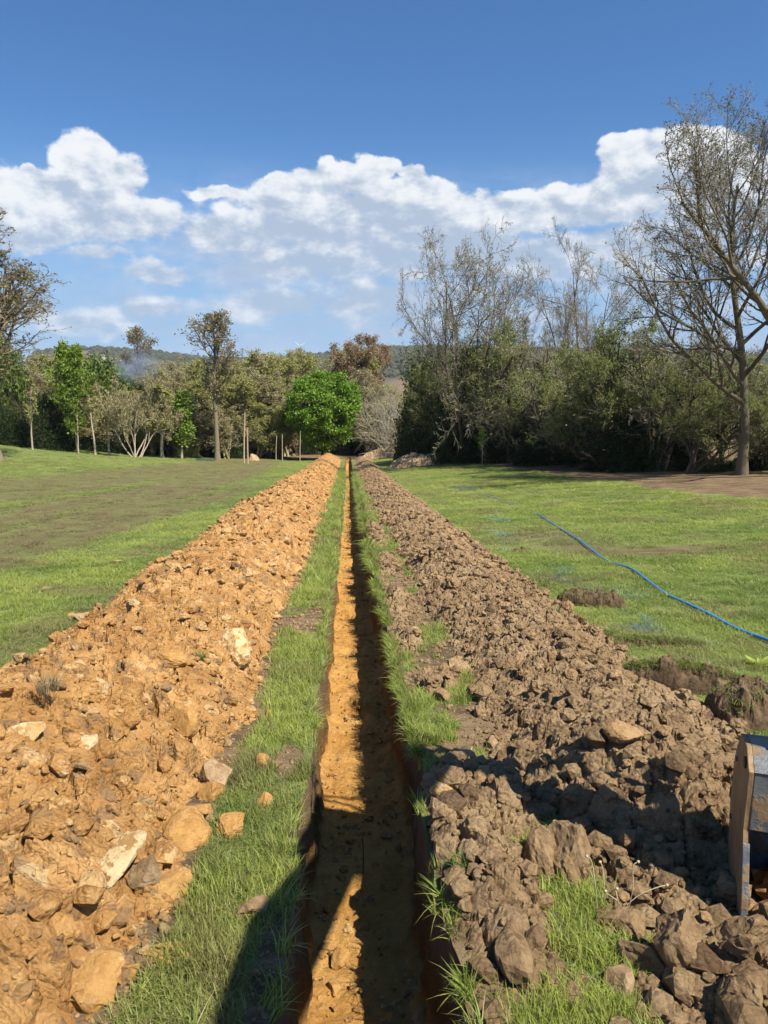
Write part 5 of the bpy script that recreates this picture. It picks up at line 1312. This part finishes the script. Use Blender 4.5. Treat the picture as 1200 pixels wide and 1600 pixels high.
# a rod leaning in the trench
x, y = ground_at(567, 1370, -T_DEPTH); zf = float(floor_z(np.array([x]), np.array([y]))[0])
o = smooth_tube([(x, y, zf-.02), (x+.005, y+.03, zf+.12), (x, y+.07, zf+.22)], .0045, BARK_DARK, 'twig', None, 5, 4); tag(o, 'thin dark twig standing up from the floor of the trench', 'twig')
def heap_tuft(px, py, label, n, dry, size=1.0):
    x, y = ground_at(px, py)
    for _ in range(4):
        h = max(float(heapL_h(np.array([x]), np.array([y]))[0]), float(heapR_h(np.array([x]), np.array([y]))[0]), 0); x, y = ground_at(px, py, h)
    r = np.random.default_rng(int(px)); me = tuft_mesh('grass_clump', int(px), n, .05*size, .10*size, .0045, 1.0)
    me.materials.clear(); me.materials.append(DRYG if dry else FRESHG)
    tag(ob('grass_clump', me, loc=(x, y, z1(x, y)+h-.01)), label, 'grass clump')
FRESHG = foliage_mat('fresh_clump_blade', (.07, .15, .025), (.12, .21, .04), (.24, .29, .09), .35)
DRYG = foliage_mat('dry_clump_blade', (.20, .16, .09), (.30, .25, .14), (.14, .12, .06), .3)
heap_tuft(314, 1030, 'small green grass clump growing out of the orange heap by the cream boulder', 90, False)
heap_tuft(725, 1358, 'green grass clump rooted in the soil beside the trench', 130, False)
heap_tuft(75, 1078, 'dead grey grass clump on the left shoulder of the orange heap', 120, True, 1.2)
heap_tuft(868, 955, 'tiny green clump poking from the middle of the brown heap', 40, False)

# ------------------------------------------------------------------ things at the far edge of the field
POSTM = simple('pale_stake_wood', (.42, .31, .19), (.55, .43, .29), 8, .8, .2, 30)
def stake(px, py, top, rad, label, branches=()):
    y = py; x = at_dist(px, y)[0]; zg = z1(x, y); h = at_dist(px, y, top)[1]-zg
    t = thing('wooden_stake', label, 'stake', (x, y, zg))
    ob('pole', mk_mesh('pole', *tubes(*grow(np.array([[0, 0, -.2]]), np.array([[.02, 0, 1.]]), np.array([h+.2]), np.array([rad]), 8, .015, .02, np.random.default_rng(int(px)), .8), 7), mat=POSTM), t)
    for (z0, dx, dz) in branches:
        a = grow(np.array([[0, 0, h*z0]]), np.array([[dx, .2, dz]]), np.array([.6]), np.array([rad*.5]), 3, .1, .1, np.random.default_rng(3), .4)
        ob('side_shoot', mk_mesh('side_shoot', *tubes(*a, 4), mat=POSTM), t)
stake(377, 76, 644, .085, 'tallest bare wooden stake standing in the field before the far wood')
stake(383, 75, 668, .080, 'shorter forked wooden stake beside the tallest one', ((.75, .6, 1), (.85, -.5, 1)))
stake(466, 84, 672, .05, 'thin pale stake under the left side of the bright green tree')
stake(438, 84, 678, .05, 'short pale stake at the edge of the wood left of the bright green tree')
stake(428, 83, 680, .045, 'thinnest stake at the wood edge, left of the short pale one')
def small_heap(label, x0, x1, yc, yw, H, m, seed, pile=1):
    """a low heap of dug soil across the far end of the field"""
    L = x1-x0; t = thing('soil_heap', label, 'soil heap', ((x0+x1)/2, yc, z1((x0+x1)/2, yc)))
    nx, ny = max(int(L/.07), 20), 34; X, Y = np.meshgrid(np.linspace(x0, x1, nx), np.linspace(yc-yw, yc+yw, ny)); X, Y = X.ravel(), Y.ravel()
    u, v = (X-x0)/L*2-1, (Y-yc)/yw
    h = H*(1.05-np.abs(u)**3-np.abs(v)**1.7)*(.55+.9*fbm((X+seed)/1.6, Y/1.2, 2, seed)); _, _, c = worley(X/.28, Y/.28, seed+1); _, _, c2 = worley(X/.12, Y/.12, seed+2)
    h += .18*(c-.5)+.09*(c2-.5)-.03
    b = np.array(t.location); V = np.stack([X, Y, Z(X, Y)+h], 1)-b
    ob('soil_body', mk_mesh('soil_body', V, grid_faces(ny, nx), mat=m, smooth=False), t)['kind'] = 'stuff'
PALESOIL = simple('pale_far_soil', (.30, .20, .11), (.44, .31, .18), 3, .95, 1.0, 12, 0, .1)
a = ground_at(570, 716); b = ground_at(645, 719)
small_heap('pale brown soil heap turning right from the far end of the trench', at_dist(560, 88)[0], at_dist(632, 88)[0], 88, 1.6, .85, PALESOIL, 3)
small_heap('lower pale soil heap lying right of the turning heap', at_dist(606, 62)[0], at_dist(704, 62)[0], 62, 1.2, .85, PALESOIL, 8)
small_heap('grey-white rubble heap behind the two wooden stakes', at_dist(384, 84)[0], at_dist(402, 84)[0], 84, .8, .8, PALESOIL, 12)
SHEET = simple('dark_green_sheet', (.02, .04, .03), (.05, .08, .055), 3, .4, .3, 20)
def sheet():
    x0, Y = at_dist(300, 78)[0], 78; x1 = at_dist(330, 78)[0]
    X, Yy = np.meshgrid(np.linspace(x0, x1, 24), np.linspace(Y-.5, Y+.5, 10)); X, Yy = X.ravel(), Yy.ravel()
    u, v = (X-x0)/(x1-x0)*2-1, (Yy-Y)/.5
    h = .18*(1-np.abs(u)**4)*(1-v**4)*(.6+.8*fbm(X/.5, Yy/.3, 3, 5))+.02
    b = np.array([(x0+x1)/2, Y, z1((x0+x1)/2, Y)])
    o = ob('folded_sheet', mk_mesh('folded_sheet', np.stack([X, Yy, Z(X, Yy)+h], 1)-b, grid_faces(10, 24), mat=SHEET), loc=tuple(b)); tag(o, 'dark green sheet lying folded at the foot of the tall slim tree', 'sheet')
sheet()

# ------------------------------------------------------------------ far buildings and wind turbine
WHITE = simple('white_render', (.72, .70, .66), (.80, .78, .74), 2, .7, .05, 20); ROOF = simple('grey_roof', (.22, .22, .23), (.30, .29, .29), 2, .7, .05, 20); PANE = simple('dark_glass', (.03, .04, .05), (.05, .06, .07), 2, .15, 0, 20, 0, .5)
def building(px, Y, w, d, h, label):
    X = at_dist(px, Y)[0]; t = thing('farm_building', label, 'building', (X, Y, z1(X, Y)-.5), .15)
    def walls(b): prism(b, [(-d/2, -3), (d/2, -3), (d/2, h), (0, h*1.35), (-d/2, h)], -w/2, w/2)
    bmo('wall', walls, WHITE, t)
    rf = bmo('roof', lambda b: (prism(b, [(-d/2-.4, h-.1), (0, h*1.35+.08), (0, h*1.35+.5), (-d/2-.4, h+.3)], -w/2-.5, w/2+.5), prism(b, [(d/2+.4, h-.1), (d/2+.4, h+.3), (0, h*1.35+.5), (0, h*1.35+.08)], -w/2-.5, w/2+.5)), ROOF, t)
    n = max(2, int(w/7))
    for k in range(n):
        x = -w/2+w*(k+.5)/n
        wi = bmo('window', lambda b: prism(b, [(-d/2-.12, h*.35), (-d/2+.05, h*.35), (-d/2+.05, h*.75), (-d/2-.12, h*.75)], x-1.2, x+1.2), PANE, t)
building(180, 1560, 34, 12, 6.5, 'long white building at the left end on the far hilltop')
building(202, 1570, 20, 10, 6, 'white building beside the long one on the far hilltop')
building(166, 1575, 7, 7, 7.5, 'small white house at the far left end of the hilltop')
building(228, 1590, 22, 10, 5, 'low pale building behind the bare treetop on the far hill')
building(271, 1680, 8, 8, 7, 'small white house on the skyline right of the bare treetop')
building(300, 1600, 9, 8, 5, 'small pale house on the slope left of the tall slim tree')
def turbine():
    Y = 3600; X = at_dist(469, Y)[0]; zt = at_dist(469, Y, 540)[1]; zg = z1(X, Y)
    t = thing('wind_turbine', 'tiny white wind turbine on the far skyline above the bright green tree', 'wind turbine', (X, Y, zg))
    m = simple('turbine_white', (.78, .79, .80), (.82, .83, .84), 1, .5, 0)
    H = zt-zg
    bmo('tower', lambda b: cyl(b, (0, 0, -2), (0, 0, H), 3.0, 10), m, t)
    nc = bmo('nacelle', lambda b: prism(b, [(-4, H-1.6), (5, H-1.6), (5, H+1.8), (-4, H+1.8)], -1.8, 1.8, .5), m, t)
    for k in range(3):
        a = k*2*PI/3+1.2; dx, dz = math.sin(a), math.cos(a)
        bmo('blade', lambda b: cyl(b, (dx*1.5, -5, H+dz*1.5), (dx*26, -5, H+dz*26), 1.3, 6), m, t)
turbine()

# ------------------------------------------------------------------ smoke
def smoke():
    X, zc = at_dist(214, 84, 572); r = np.random.default_rng(3)
    m = bpy.data.materials.new('blue_smoke'); m.use_nodes = True; n = NT(m.node_tree)
    P = n.new('ShaderNodeTexCoord').outputs['Object']
    d = n.m('MULTIPLY', n.ramp(n.noise(P, .55, 4, .6), .42, .62), n.ramp(n.v('LENGTH', n.v('MULTIPLY', P, (1/3.2, 1/2.0, 1/2.6))), .25, .95, 1.0, 0.0))
    v = n.new('ShaderNodeVolumePrincipled'); v.inputs['Color'].default_value = rgb(.55, .68, .92); n.l.new(n.m('MULTIPLY', d, .55), v.inputs['Density'])
    o = n.new('ShaderNodeOutputMaterial'); n.l.new(v.outputs[0], o.inputs['Volume'])
    V, T = ico(3); V = V*np.array([3.2, 2.0, 2.6])
    ob('smoke', mk_mesh('smoke', V, tris=T, mat=m), loc=(X, 84, zc), kind='stuff')
smoke()

# ------------------------------------------------------------------ the air
def haze():
    m = bpy.data.materials.new('haze'); m.use_nodes = True; n = NT(m.node_tree)
    v = n.new('ShaderNodeVolumePrincipled'); v.inputs['Color'].default_value = rgb(.72, .84, 1.0); v.inputs['Density'].default_value = 0.00008; v.inputs['Anisotropy'].default_value = 0.0
    o = n.new('ShaderNodeOutputMaterial'); n.l.new(v.outputs[0], o.inputs['Volume'])
    x0, x1, y0, y1, z0, z1_ = -8000, 8000, -400, 7000, -140, 150
    V = [(x, y, z) for z in (z0, z1_) for y in (y0, y1) for x in (x0, x1)]
    Q = [(0, 2, 3, 1), (4, 5, 7, 6), (0, 1, 5, 4), (2, 6, 7, 3), (0, 4, 6, 2), (1, 3, 7, 5)]
    ob('haze', mk_mesh('haze', V, Q, mat=m, smooth=False), kind='stuff')
haze()
